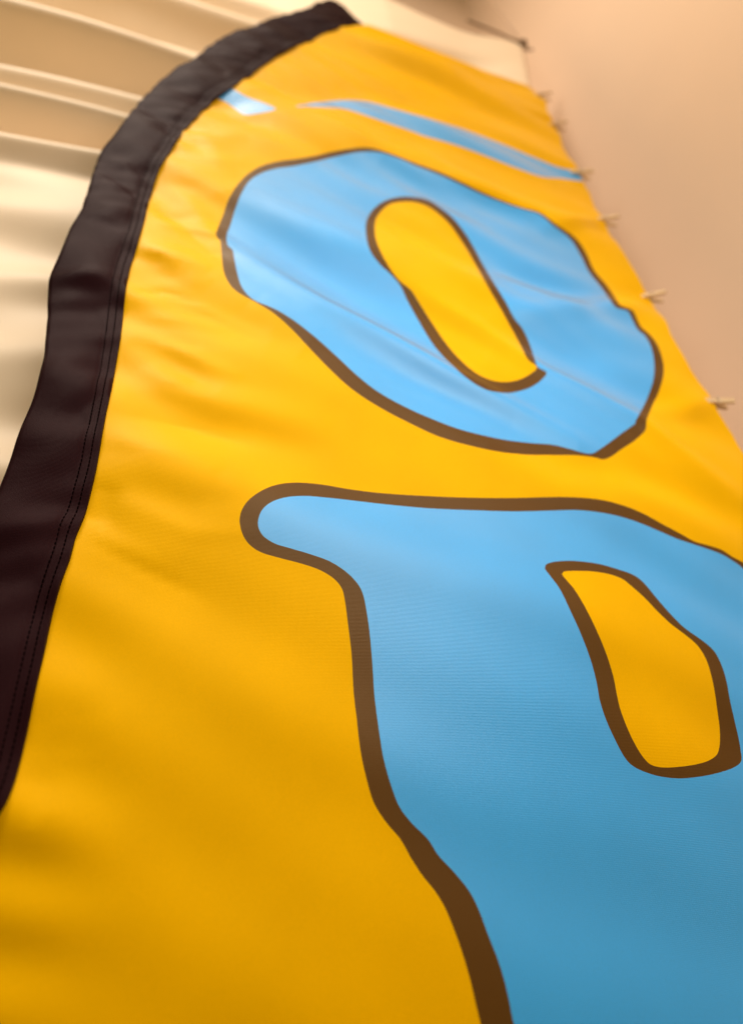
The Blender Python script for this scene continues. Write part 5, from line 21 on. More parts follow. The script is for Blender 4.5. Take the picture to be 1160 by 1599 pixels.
SLEEVE_IN = [(0.3167,1.9363),(0.2752,1.8814),(0.2408,1.8107),(0.214,1.7886),(0.1809,1.7422),(0.1553,1.6668),(0.1322,1.6104),(0.1149,1.589),(0.0974,1.5541),(0.0793,1.5169),(0.0616,1.4714),(0.0464,1.4432),(0.0309,1.3869),(0.0147,1.3264),(-0.0002,1.2942),(-0.0136,1.2743),(-0.026,1.2548),(-0.0365,1.2174),(-0.0454,1.1708),(-0.0541,1.1432),(-0.0624,1.1188),(-0.0665,1.0832),(-0.0705,1.0502),(-0.0752,1.031),(-0.0795,1.0048),(-0.084,0.9824),(-0.088,0.9687),(-0.091,0.951),(-0.0926,0.9341),(-0.0942,0.8904),(-0.0938,0.8623),(-0.0935,0.8343),(-0.0936,0.8084),(-0.0941,0.7816),(-0.0949,0.7573),(-0.0964,0.7427),(-0.0976,0.7256),(-0.0983,0.708),(-0.0981,0.687),(-0.097,0.6621),(-0.0966,0.6504),(-0.0962,0.6392),(-0.0956,0.6267),(-0.094,0.6044),(-0.0928,0.5843),(-0.0926,0.5675),(-0.0926,0.5507),(-0.0923,0.536),(-0.0914,0.5172),(-0.0904,0.4981),(-0.0901,0.4793),(-0.0903,0.4627),(-0.0901,0.4521),(-0.0898,0.4403),(-0.0895,0.429),(-0.0893,0.4192),(-0.0891,0.408),(-0.0889,0.3976),(-0.0888,0.3881),(-0.0891,0.3757),(-0.0898,0.364),(-0.0902,0.3546),(-0.0908,0.3453),(-0.0916,0.3363),(-0.0934,0.324),(-0.095,0.3126),(-0.0952,0.3017),(-0.0954,0.291),(-0.0961,0.2837),(-0.097,0.2763),(-0.0979,0.2686),(-0.0986,0.2605),(-0.0993,0.252),(-0.0998,0.2432),(-0.1,0.2362),(-0.1,0.2287),(-0.0999,0.2209),(-0.0997,0.2126),(-0.0995,0.2057),(-0.0994,0.1986),(-0.0993,0.1915),(-0.0993,0.1846),(-0.0992,0.178),(-0.0992,0.1716),(-0.0991,0.1654),(-0.099,0.1593),(-0.099,0.1534),(-0.099,0.1479),(-0.099,0.1413),(-0.0991,0.1349),(-0.0991,0.1289),(-0.0991,0.1235),(-0.0992,0.1173),(-0.0993,0.1119),(-0.0995,0.107),(-0.1002,0.1007),(-0.1013,0.0955),(-0.1042,0.088),(-0.1051,0.0845),(-0.1063,0.0804),(-0.1074,0.0758),(-0.1085,0.0707),(-0.1093,0.0653),(-0.1096,0.0621),(-0.1098,0.0586),(-0.11,0.0548),(-0.1102,0.0509),(-0.1103,0.0468),(-0.1105,0.0426),(-0.1107,0.0385),(-0.1109,0.0343),(-0.1112,0.0303),(-0.1115,0.0263),(-0.1118,0.0224),(-0.112,0.0187),(-0.1121,0.0152),(-0.1122,0.0117),(-0.1122,0.0083),(-0.1122,0.005),(-0.1122,0.0017),(-0.1122,-0.0016),(-0.1122,-0.0049),(-0.1122,-0.0082),(-0.1122,-0.0116),(-0.1123,-0.015),(-0.1124,-0.0185),(-0.1125,-0.0221),(-0.1126,-0.025),(-0.1127,-0.0279),(-0.1128,-0.0309),(-0.1129,-0.0338),(-0.1129,-0.0367),(-0.1129,-0.0396),(-0.113,-0.0425),(-0.113,-0.0455),(-0.113,-0.0485),(-0.1129,-0.0515),(-0.1129,-0.0545),(-0.1129,-0.0577),(-0.1128,-0.0608),(-0.1128,-0.0641),(-0.1127,-0.0673),(-0.1127,-0.0698),(-0.1126,-0.0724),(-0.1125,-0.0751),(-0.1124,-0.078),(-0.1123,-0.0809),(-0.1122,-0.0839),(-0.1121,-0.0868),(-0.112,-0.0898),(-0.1119,-0.0928),(-0.1117,-0.0957),(-0.1116,-0.0986),(-0.1115,-0.1014),(-0.1114,-0.104),(-0.1114,-0.1066),(-0.1113,-0.109),(-0.1112,-0.1113),(-0.1111,-0.1134),(-0.1111,-0.1154),(-0.111,-0.1171),(-0.111,-0.1186),(-0.111,-0.1198)]
SLEEVE_OUT = [(0.2384,2.0515),(0.207,1.9925),(0.1853,1.9419),(0.1595,1.8732),(0.1422,1.8508),(0.1234,1.8232),(0.1051,1.8058),(0.0869,1.7906),(0.0671,1.7381),(0.0478,1.6638),(0.0311,1.6458),(0.0147,1.6245),(-0.0002,1.5945),(-0.019,1.5586),(-0.0356,1.5134),(-0.0523,1.4794),(-0.066,1.3949),(-0.0759,1.3708),(-0.0857,1.3511),(-0.0952,1.3307),(-0.1045,1.3096),(-0.1135,1.2874),(-0.1213,1.2579),(-0.1271,1.2178),(-0.1341,1.1945),(-0.1407,1.1696),(-0.145,1.1255),(-0.1492,1.0843),(-0.1547,1.0573),(-0.1588,1.0381),(-0.1629,1.0199),(-0.167,1.0047),(-0.1704,0.9912),(-0.1731,0.9731),(-0.1732,0.9481),(-0.1712,0.912),(-0.1707,0.8881),(-0.1702,0.8647),(-0.1695,0.8402),(-0.1694,0.82),(-0.1726,0.7967),(-0.176,0.7757),(-0.1763,0.7554),(-0.1758,0.7331),(-0.1762,0.7156),(-0.1778,0.7023),(-0.1796,0.6905),(-0.1806,0.6785),(-0.18,0.6648),(-0.1784,0.6501),(-0.1765,0.6367),(-0.1739,0.6218),(-0.1712,0.6072),(-0.1695,0.5953),(-0.1674,0.5807),(-0.1649,0.5647),(-0.1625,0.5498),(-0.1599,0.5305),(-0.1585,0.5135),(-0.1579,0.4996),(-0.1576,0.4853),(-0.1577,0.4725),(-0.1584,0.4618),(-0.1594,0.452),(-0.1601,0.4421),(-0.1605,0.4317),(-0.1607,0.4213),(-0.1611,0.411),(-0.1616,0.4001),(-0.162,0.3888),(-0.1624,0.3782),(-0.163,0.3694),(-0.1637,0.3615),(-0.1643,0.353),(-0.1648,0.3433),(-0.1653,0.3334),(-0.1658,0.3235),(-0.1659,0.316),(-0.1659,0.3085),(-0.1659,0.3007),(-0.166,0.2926),(-0.1662,0.2859),(-0.1663,0.2788),(-0.1664,0.2716),(-0.1665,0.2642),(-0.1664,0.2569),(-0.1663,0.2495),(-0.1661,0.2422),(-0.166,0.2349),(-0.1658,0.2277),(-0.1657,0.2207),(-0.1656,0.2139),(-0.1655,0.2072),(-0.1653,0.2006),(-0.1652,0.194),(-0.165,0.1875),(-0.1647,0.181),(-0.1645,0.1744),(-0.1642,0.168),(-0.1639,0.162),(-0.1637,0.1564),(-0.1634,0.1504),(-0.1631,0.145),(-0.163,0.1399),(-0.1629,0.1346),(-0.163,0.129),(-0.1633,0.1233),(-0.1637,0.1178),(-0.1641,0.1126),(-0.1646,0.1077),(-0.1651,0.103),(-0.1656,0.0985),(-0.1661,0.0939),(-0.1666,0.0896),(-0.167,0.0854),(-0.1675,0.081),(-0.1679,0.0761),(-0.1681,0.0727),(-0.1683,0.0689),(-0.1686,0.065),(-0.1688,0.061),(-0.169,0.057),(-0.1693,0.053),(-0.1695,0.0492),(-0.1697,0.0456),(-0.17,0.0422),(-0.1702,0.0388),(-0.1704,0.0354),(-0.1706,0.032),(-0.1708,0.0283),(-0.1711,0.0244),(-0.1712,0.0212),(-0.1714,0.018),(-0.1715,0.0147),(-0.1716,0.0114),(-0.1718,0.0079),(-0.1719,0.0044),(-0.172,0.0008),(-0.1722,-0.003),(-0.1723,-0.0068),(-0.1724,-0.0095),(-0.1725,-0.0121),(-0.1726,-0.0147),(-0.1727,-0.0174),(-0.1728,-0.0202),(-0.1729,-0.0229),(-0.173,-0.0257),(-0.1731,-0.0286),(-0.1732,-0.0315),(-0.1733,-0.0344),(-0.1734,-0.0374),(-0.1734,-0.0404),(-0.1735,-0.0435),(-0.1736,-0.0466),(-0.1737,-0.0488),(-0.1737,-0.0511),(-0.1738,-0.0535),(-0.1739,-0.056),(-0.174,-0.0587),(-0.1741,-0.0614),(-0.1742,-0.0642),(-0.1743,-0.067),(-0.1744,-0.0699),(-0.1745,-0.0727),(-0.1746,-0.0756),(-0.1747,-0.0784),(-0.1749,-0.0812),(-0.175,-0.084),(-0.1751,-0.0866),(-0.1752,-0.0892),(-0.1754,-0.0917),(-0.1755,-0.0941),(-0.1756,-0.0964),(-0.1757,-0.0985),(-0.1758,-0.1006),(-0.1759,-0.1024),(-0.176,-0.1041),(-0.176,-0.1056),(-0.1761,-0.107),(-0.1761,-0.1081)]
TOP_EDGE = [(0.3199,1.9583),(0.3349,1.9575),(0.3565,1.9557),(0.3793,1.9525),(0.4018,1.9478),(0.4254,1.942),(0.4491,1.9361),(0.4727,1.931),(0.4965,1.9265),(0.5206,1.9222),(0.5443,1.9164),(0.568,1.91),(0.5926,1.9064),(0.6183,1.9054),(0.6469,1.9121),(0.675,1.9166),(0.7017,1.914),(0.7279,1.9099),(0.7509,1.9058),(0.7768,1.9008),(0.7982,1.8966),(0.8144,1.8606)]
PINS = [(0.8202,1.8468),(0.8027,1.6469),(0.7758,1.374),(0.7715,1.1771),(0.7924,0.9378),(0.7851,0.6484)]
RIGHT_EDGE = [(0.8144,1.8606),(0.8187,1.8415),(0.7927,1.6916),(0.8022,1.6442),(0.7958,1.5712),(0.7741,1.4149),(0.7771,1.3723),(0.7897,1.3121),(0.7741,1.195),(0.7684,1.0723),(0.7861,0.9557),(0.7939,0.9174),(0.7742,0.8122),(0.7771,0.7254),(0.7865,0.6689),(0.7837,0.6301),(0.7954,0.5852),(0.7947,0.5466)]
DRAPE_TOP = [(0.9124,2.3539),(0.7429,2.4005),(0.5743,2.4437),(0.4085,2.5169),(0.1201,2.6178)]
FLAG_FOLDS = [([(0.0031,0.823),(0.1448,0.711),(0.3166,0.6083),(0.4552,0.5414),(0.5239,0.5061)],0.016,0.01125),([(0.25,0.8247),(0.3813,0.7338),(0.4737,0.656),(0.6138,0.5712),(0.7287,0.4376)],0.016,0.01125),([(0.0161,0.9545),(0.1312,0.8248),(0.2765,0.717),(0.386,0.6606)],0.03,-0.012),([(0.0541,0.6886),(0.1564,0.6069),(0.2539,0.5569),(0.3931,0.5274)],0.022,0.0075),([(0.1238,0.6236),(0.2556,0.5688),(0.4875,0.5177)],0.03,-0.009000000000000001),([(-0.0245,1.1831),(0.0749,1.2404),(0.1757,1.3404),(0.2908,1.4335)],0.04,0.004),([(0.0749,1.3394),(0.2668,1.4815),(0.4869,1.5406)],0.045,-0.0105),([(-0.0506,1.097),(0.0749,1.1433),(0.2211,1.249),(0.4379,1.2726)],0.06,0.009000000000000001),([(0.4115,1.2024),(0.527,1.1603),(0.6207,1.136),(0.7489,1.1597)],0.022,0.012),([(0.2925,1.1978),(0.4369,1.1226),(0.567,1.0978)],0.035,-0.009000000000000001),([(0.3718,0.9104),(0.5144,0.9038),(0.6968,0.9018),(0.7771,0.9263)],0.022,-0.009000000000000001),([(0.4069,0.753),(0.5645,0.8215),(0.6992,0.8729),(0.7752,0.9218)],0.02,0.009000000000000001),([(0.464,0.6789),(0.5952,0.7324),(0.723,0.7395)],0.03,-0.006),([(0.7736,1.1845),(0.6936,1.1327),(0.5879,1.0724)],0.016,0.0075),([(0.784,0.6511),(0.7047,0.6178),(0.6274,0.6034)],0.016,0.006),([(0.5333,1.7945),(0.647,1.814),(0.7886,1.8408)],0.05,-0.012),([(0.2925,1.7748),(0.4289,1.799),(0.7138,1.7787)],0.05,0.012),([(-0.1006,0.6492),(-0.0493,0.6456),(0.0042,0.6358),(0.0749,0.6237)],0.022,-0.0048000000000000004),([(-0.0904,0.602),(-0.0514,0.5915),(0.0081,0.5611),(0.0451,0.5475)],0.01,0.0032),([(-0.0846,0.5775),(-0.0415,0.5606),(0.0172,0.5205)],0.011,-0.0032),([(-0.0902,0.5184),(-0.0368,0.5095),(0.0463,0.4958),(0.1482,0.4738)],0.022,0.005600000000000001),([(-0.0905,0.4658),(-0.0334,0.4716),(0.0609,0.4691),(0.147,0.4542)],0.02,-0.005600000000000001),([(-0.0918,0.4013),(-0.0391,0.4022),(0.0234,0.3883)],0.02,0.004),([(-0.0926,0.37),(-0.0746,0.3608),(-0.0775,0.3421),(-0.0865,0.3306)],0.008,-0.0024000000000000002),([(-0.0936,0.3094),(-0.0515,0.3096),(0.0051,0.2936)],0.02,0.0032),([(-0.096,0.9589),(-0.0465,0.9079),(0.0073,0.8278)],0.014,0.0048000000000000004),([(-0.093,0.8872),(-0.0505,0.8459),(0.0051,0.7799)],0.012,-0.004),([(-0.0961,0.7657),(-0.0594,0.7569),(-0.001,0.7337)],0.014,0.004),([(-0.1014,0.714),(-0.0706,0.7107),(-0.0239,0.7122)],0.01,-0.0024000000000000002),([(-0.0619,1.1134),(-0.0192,1.0807),(0.0043,1.008)],0.018,0.004),([(-0.0956,0.2617),(0.0076,0.2579),(0.1591,0.2488)],0.05,-0.0032),([(-0.096,0.1651),(-0.0683,0.1554),(-0.068,0.1278)],0.012,-0.0016),([(-0.102,0.1139),(-0.0847,0.107),(-0.0768,0.0864)],0.008,-0.0016),([(-0.0961,0.0685),(0.0218,0.0531),(0.142,0.0533)],0.05,-0.004),([(0.3462,0.4847),(0.5193,0.4666),(0.7094,0.4037)],0.03,-0.009000000000000001),([(0.4483,0.4572),(0.6027,0.4239),(0.6972,0.3821)],0.022,0.006),([(0.0177,1.3019),(0.0654,1.3602),(0.1161,1.3723)],0.01643058405168027,0.003282133612987381),([(-0.0153,1.2274),(0.0234,1.2689),(0.0648,1.2885)],0.016065006751728988,-0.003693195654808379),([(-0.004,1.2071),(0.0366,1.2084),(0.0783,1.2165)],0.014013231448179394,-0.0019960863617990952),([(-0.0585,1.1249),(-0.0174,1.1606),(0.0268,1.1799)],0.018115629014442303,-0.002037964317104646),([(-0.0436,1.0934),(-0.0074,1.1152),(0.0304,1.1432)],0.015443439627372426,0.0030986629298179256),([(-0.061,1.0488),(-0.0175,1.0626),(0.0283,1.0585)],0.01678558541977969,-0.001873484474258509),([(-0.0676,1.0146),(-0.0134,1.0277),(0.0432,1.054)],0.009081994984037129,0.0019727144091351433),([(-0.0548,0.9893),(0.0268,1.0181),(0.114,0.9779)],0.013501291537887984,0.0022222786013934757),([(-0.0879,0.9416),(-0.0341,0.9421),(0.0229,0.901)],0.010344688861312113,-0.001667018611077529),([(-0.0642,0.9114),(0.001,0.8903),(0.0673,0.8444)],0.010883057617756339,0.0015247504945067104),([(-0.0913,0.8656),(-0.0566,0.8616),(-0.0223,0.8747)],0.008220750184005272,-0.002046188498311895),([(-0.0823,0.8234),(-0.0292,0.8384),(0.0276,0.8319)],0.007744967737947688,0.002594778876933694),([(-0.068,0.8012),(-0.0167,0.7779),(0.0338,0.7939)],0.007509508496490096,-0.0014832384918405616),([(-0.0911,0.7547),(-0.0653,0.7488),(-0.0384,0.7334)],0.006976620781887776,0.001984402128422912),([(-0.069,0.7344),(-0.035,0.7161),(-0.0016,0.7059)],0.010593489142421133,0.002232890407114509),([(-0.087,0.6884),(-0.0092,0.6641),(0.0704,0.6273)],0.005759647574611346,0.0010947841991203794),([(-0.0885,0.6674),(-0.0531,0.6815),(-0.0141,0.6688)],0.00500139969140814,-0.0015902805567652792),([(-0.0903,0.624),(-0.0306,0.6336),(0.0333,0.6317)],0.008806457471203405,0.001662507107858209),([(-0.0682,0.5996),(-0.0357,0.5932),(-0.0027,0.5858)],0.006871113885308117,-0.0011124063784229853),([(-0.089,0.5677),(-0.0488,0.5645),(-0.0056,0.533)],0.01070591343724821,0.0011612627927889997),([(-0.067,0.5417),(-0.039,0.528),(-0.0121,0.5281)],0.009177180715446811,0.0015702365428460372),([(-0.0783,0.4998),(-0.0323,0.4959),(0.0153,0.492)],0.008818651552038266,-0.001037677543795329),([(-0.0789,0.4633),(-0.0102,0.4634),(0.063,0.4494)],0.005173880904448192,-0.0010280190526623146),([(-0.0829,0.4351),(-0.0451,0.4162),(-0.0083,0.4119)],0.009338767766417774,0.0011277753819494065),([(-0.0866,0.4099),(-0.0496,0.4127),(-0.0101,0.4008)],0.008744398384626909,-0.0008400814228882307),([(-0.0768,0.3806),(-0.0028,0.358),(0.0732,0.3726)],0.009693817304588539,-0.0008392098104793703),([(-0.0742,0.3612),(0.0002,0.3269),(0.0749,0.3331)],0.007375030970416689,0.0009997283900366142),([(-0.0912,0.342),(-0.0553,0.3221),(-0.0199,0.306)],0.007792123294167308,-0.0009200018690156851),([(-0.091,0.3142),(-0.0362,0.2865),(0.0184,0.2616)],0.0051283800459314705,-0.0008685815334949286),([(0.2512,1.0716),(0.3681,1.0612),(0.4838,1.0193)],0.01802935698184726,0.003503485759508745),([(0.6339,1.714),(0.7686,1.6794),(0.9186,1.6785)],0.014974472392799502,0.004693112003613137),([(0.4338,1.193),(0.5329,1.1624),(0.6399,1.1514)],0.0280507004859029,-0.0035954748873078014),([(0.4225,1.9012),(0.5551,1.9216),(0.6801,1.875)],0.014062919709210272,-0.0025170401366403465),([(0.2906,1.1825),(0.3916,1.1733),(0.4916,1.1407)],0.022293579403248588,0.0043528174260964265),([(0.0422,1.1578),(0.1064,1.1551),(0.1714,1.1295)],0.026356177580087813,0.0036851881599694286),([(0.5037,1.161),(0.5991,1.1405),(0.6976,1.1214)],0.022088850093619546,-0.004078193007644688),([(0.2897,1.3178),(0.3855,1.2827),(0.4893,1.2803)],0.025187486114884573,0.004768352640260319),([(0.8533,2.0048),(1.0098,2.0088),(1.1613,1.9795)],0.02027783005739666,0.0022176382989694647),([(0.1417,1.6172),(0.2672,1.5878),(0.3993,1.579)],0.028352422926060272,-0.004818513975652751),([(0.4888,1.5799),(0.5879,1.5943),(0.677,1.5525)],0.021483773257683254,-0.0031947706241518157),([(0.2808,1.0169),(0.3968,1.007),(0.5104,0.9637)],0.020904349087962223,0.00301734843301646),([(0.102,1.369),(0.22,1.3765),(0.338,1.3251)],0.022864803964933247,0.004109454125570103),([(0.2366,1.299),(0.3132,1.2662),(0.3959,1.2684)],0.01580559933007756,-0.004915087875941223)]
DRAPE_FOLDS = [([(-1.2883,1.5394),(-0.9156,1.6619),(-0.4848,1.6938),(-0.1212,1.6932),(0.2625,1.6925),(0.6713,1.6918)],0.0266,0.034499999999999996),([(-1.2127,1.406),(-0.8624,1.5269),(-0.4591,1.5787),(-0.1541,1.5981),(0.2101,1.6212),(0.6053,1.6463)],0.042749999999999996,-0.046),([(-1.1206,1.2436),(-0.7949,1.3558),(-0.4236,1.4202),(-0.1833,1.4493),(0.1523,1.49),(0.522,1.5349)],0.0228,0.023),([(-1.163,1.3183),(-0.8249,1.432),(-0.4386,1.4871),(-0.1776,1.5091),(0.1685,1.5383),(0.5457,1.5701)],0.028499999999999998,-0.0138),([(-1.1054,1.2168),(-0.772,1.2978),(-0.4014,1.3205),(-0.2055,1.3215),(0.1051,1.3232),(0.4353,1.325)],0.0228,0.0322),([(-1.0368,1.0958),(-0.7289,1.1884),(-0.3844,1.2445),(-0.2125,1.2652),(0.0879,1.3013),(0.4177,1.341)],0.028499999999999998,-0.034499999999999996),([(-0.9897,1.0127),(-0.6966,1.1066),(-0.369,1.1756),(-0.2198,1.202),(0.0688,1.253),(0.3905,1.3099)],0.0209,0.025299999999999996),([(-1.2542,1.7841),(-0.803,1.9665),(-0.2676,2.0311),(-0.0008,2.0408),(0.4606,2.0575),(0.9604,2.0757)],0.028499999999999998,0.034499999999999996),([(-1.2226,1.8931),(-0.7273,2.1008),(-0.1357,2.1742),(0.0578,2.1812),(0.5521,2.199),(1.0885,2.2182)],0.028499999999999998,0.029899999999999996),([(-1.228,1.6477),(-0.8152,1.8224),(-0.325,1.906),(-0.054,1.932),(0.3832,1.9738),(0.865,2.0199)],0.038,-0.034499999999999996),([(-0.3702,1.7586),(-0.2368,1.7821),(-0.0785,1.8147)],0.028499999999999998,0.0138),([(0.4108,2.7198),(0.6011,2.698),(0.8377,2.6131),(1.0318,2.5514)],0.028499999999999998,0.0184),([(0.5754,2.8809),(0.7666,2.7789),(1.0628,2.6654)],0.028499999999999998,-0.0161),([(-0.877,0.8139),(-0.6185,0.9085),(-0.3306,1.0036),(-0.1478,1.062),(0.1316,1.1511),(0.4577,1.2552)],0.033,0.006600000000000001),([(-0.8207,0.7146),(-0.5741,0.7959),(-0.3031,0.8807),(-0.132,0.9334),(0.1291,1.0138),(0.4327,1.1073)],0.038500000000000006,-0.0055000000000000005),([(-0.8009,0.6797),(-0.5571,0.753),(-0.2915,0.8286),(-0.1248,0.8752),(0.1279,0.9459),(0.4193,1.0274)],0.0242,0.006600000000000001),([(-0.7741,0.6325),(-0.5344,0.6953),(-0.276,0.7592),(-0.1153,0.7983),(0.1262,0.8569),(0.4018,0.9238)],0.038500000000000006,-0.0088),([(-0.7415,0.5751),(-0.5071,0.6261),(-0.2577,0.677),(-0.1041,0.7077),(0.1244,0.7533),(0.3817,0.8046)],0.027500000000000004,0.007700000000000001),([(-0.6968,0.4962),(-0.4674,0.5253),(-0.2293,0.5499),(-0.0863,0.5635),(0.1213,0.5833),(0.3481,0.605)],0.033,-0.006600000000000001),([(-0.659,0.4296),(-0.4394,0.4544),(-0.2131,0.4775),(-0.0773,0.4908),(0.12,0.5101),(0.3356,0.5313)],0.022000000000000002,0.006600000000000001)]
SLEEVE_FOLDS = [([(-0.1824,0.6612),(-0.1392,0.6712),(-0.0984,0.6778)],0.0108,0.006),([(-0.1749,0.6039),(-0.1299,0.6108),(-0.0907,0.6159)],0.0162,-0.00525),([(-0.1736,0.9775),(-0.1307,0.9513),(-0.0948,0.9041)],0.009000000000000001,0.00375),([(-0.1757,0.9345),(-0.1338,0.9074),(-0.0957,0.8722)],0.007200000000000001,-0.00375),([(-0.1725,0.8355),(-0.1318,0.8286),(-0.095,0.8277)],0.0108,0.003),([(-0.1738,0.7956),(-0.1264,0.7886),(-0.0982,0.7843)],0.007200000000000001,-0.0022500000000000003),([(-0.1383,1.1743),(-0.0915,1.1077),(-0.065,1.0889)],0.0162,-0.0045000000000000005),([(-0.0957,1.3382),(-0.0523,1.2831),(-0.0115,1.2556)],0.019799999999999998,0.00525),([(-0.0623,1.4403),(-0.0105,1.3696),(0.0258,1.365)],0.019799999999999998,-0.00525),([(-0.0004,1.6123),(0.0614,1.5534),(0.1165,1.5784)],0.0252,0.00525),([(0.1053,1.8055),(0.1659,1.7737),(0.2132,1.7845)],0.027,-0.0045000000000000005),([(-0.16,0.4939),(-0.1252,0.5011),(-0.092,0.5081)],0.0126,0.003),([(-0.1678,0.4474),(-0.1285,0.4501),(-0.0899,0.4614)],0.0126,-0.00375),([(-0.1646,0.4066),(-0.1289,0.4203),(-0.0925,0.426)],0.0108,0.003),([(-0.1702,0.3392),(-0.1307,0.3436),(-0.0892,0.3481)],0.0108,-0.003),([(-0.1734,0.3122),(-0.1317,0.3227),(-0.0949,0.3332)],0.009000000000000001,0.003),([(-0.1677,0.2519),(-0.1357,0.2713),(-0.1025,0.2734)],0.018000000000000002,-0.00375)]
CAM_ROT = [[0.955126,-0.085689,-0.283534],[-0.28021,-0.571649,-0.771168],[-0.096001,0.816011,-0.570008]]
FOCUS = 0.571

# ------------------------------------------------------------------ camera
cam_d = bpy.data.cameras.new('camera')
cam = bpy.data.objects.new('camera', cam_d); COL.objects.link(cam)
cam_d.sensor_fit = 'VERTICAL'; cam_d.sensor_height = 36.0
cam_d.lens = 950.0 / 1599.0 * 36.0
cam_d.clip_start = 0.02; cam_d.clip_end = 100
mw = Matrix(CAM_ROT).to_4x4(); mw.translation = (0, -D, Z0)
cam.matrix_world = mw
cam_d.dof.use_dof = True; cam_d.dof.focus_distance = FOCUS; cam_d.dof.aperture_fstop = 2.0
cam_d.shift_y = 0.0
scene.camera = cam

# ------------------------------------------------------------------ light: warm room light
world = bpy.data.worlds.new('World'); scene.world = world; world.use_nodes = True
bg = world.node_tree.nodes['Background']
bg.inputs['Color'].default_value = (1.0, 0.68, 0.05, 1); bg.inputs['Strength'].default_value = 0.11

def area_lamp(name, loc, target, size, power, color, spread=180):
    d = bpy.data.lights.new(name, 'AREA'); d.shape = 'RECTANGLE'; d.size, d.size_y = size; d.energy = power; d.spread = math.radians(spread); d.color = color
    o = bpy.data.objects.new(name, d); COL.objects.link(o); o.location = loc
    o.rotation_euler = (Vector(target) - Vector(loc)).to_track_quat('-Z', 'Y').to_euler()
    return o
area_lamp('room_lamp', (0.36, -0.88, Z0 + 0.76), (0.24, 0, Z0 + 0.58), (0.75, 0.26), 4.0, (1.0, 0.91, 0.83), 138)
area_lamp('ceiling_lamp', (-0.70, -1.25, Z0 + 3.05), (-0.3, 0, Z0 + 1.1), (0.80, 0.80), 58, (1.0, 0.88, 0.74))
area_lamp('sheen_fill', (0.15, -1.30, Z0 + 2.7), (-0.10, -1.0, Z0), (1.4, 1.1), 5.2, (1.0, 0.85, 0.66), 105)  # added overhead light, puts a broad milky sheen on the blue print

scene.view_settings.view_transform = 'Standard'; scene.view_settings.look = 'None'
scene.view_settings.exposure = 0.18; scene.view_settings.gamma = 1.0
scene.cycles.max_bounces = 6

# ------------------------------------------------------------------ materials
def principled(name):
    m = bpy.data.materials.new(name); m.use_nodes = True
    nt = m.node_tree; b = nt.nodes['Principled BSDF']
    return m, nt, b

def cloth(name, col, rough=0.42, spec=0.5, weave=0.35, var=0.09, sheen=0.0, sheen_col=(1, 1, 1), tint=(1, 1, 1)):
    """printed polyester: fine rib weave in relief, faint unevenness of the print"""
    m, nt, b = principled(name); N = nt.nodes; L = nt.links
    tc = N.new('ShaderNodeTexCoord')
    n1 = N.new('ShaderNodeTexNoise'); n1.inputs['Scale'].default_value = 9; n1.inputs['Detail'].default_value = 5
    L.new(tc.outputs['Object'], n1.inputs['Vector'])
    n2 = N.new('ShaderNodeTexNoise'); n2.inputs['Scale'].default_value = 700; n2.inputs['Detail'].default_value = 2
    L.new(tc.outputs['Object'], n2.inputs['Vector'])
    mx = N.new('ShaderNodeMath'); mx.operation = 'MULTIPLY_ADD'; mx.inputs[1].default_value = 0.6
    L.new(n2.outputs['Fac'], mx.inputs[0]); L.new(n1.outputs['Fac'], mx.inputs[2])
    mr = N.new('ShaderNodeMapRange'); mr.inputs['From Min'].default_value = 0.4; mr.inputs['From Max'].default_value = 1.2
    mr.inputs['To Min'].default_value = 1 - var; mr.inputs['To Max'].default_value = 1 + var
    L.new(mx.outputs[0], mr.inputs['Value'])
    mul = N.new('ShaderNodeVectorMath'); mul.operation = 'SCALE'; mul.inputs[0].default_value = col
    L.new(mr.outputs[0], mul.inputs['Scale']); L.new(mul.outputs[0], b.inputs['Base Color'])
    b.inputs['Roughness'].default_value = rough; b.inputs['Specular IOR Level'].default_value = spec
    b.inputs['Sheen Weight'].default_value = sheen; b.inputs['Sheen Roughness'].default_value = 0.35
    b.inputs['Sheen Tint'].default_value = (*sheen_col, 1)
    b.inputs['Specular Tint'].default_value = (*tint, 1)
    h = None
    for ax, sc, amt in (('Z', 235.0, 1.0), ('X', 300.0, 0.6)):
        w = N.new('ShaderNodeTexWave'); w.wave_type = 'BANDS'; w.bands_direction = ax
        w.inputs['Scale'].default_value = sc; w.inputs['Distortion'].default_value = 1.2
        w.inputs['Detail'].default_value = 1.0; w.inputs['Detail Scale'].default_value = 0.3
        L.new(tc.outputs['Object'], w.inputs['Vector'])
        a = N.new('ShaderNodeMath'); a.operation = 'MULTIPLY_ADD'; a.inputs[1].default_value = amt
        L.new(w.outputs['Fac'], a.inputs[0])
        if h: L.new(h, a.inputs[2])
        else: a.inputs[2].default_value = 0.0
        h = a.outputs[0]
    a = N.new('ShaderNodeMath'); a.operation = 'MULTIPLY_ADD'; a.inputs[1].default_value = 1.2
    L.new(n2.outputs['Fac'], a.inputs[0]); L.new(h, a.inputs[2])
    bp = N.new('ShaderNodeBump'); bp.inputs['Strength'].default_value = weave; bp.inputs['Distance'].default_value = 0.0002
    L.new(a.outputs[0], bp.inputs['Height']); L.new(bp.outputs[0], b.inputs['Normal'])
    return m

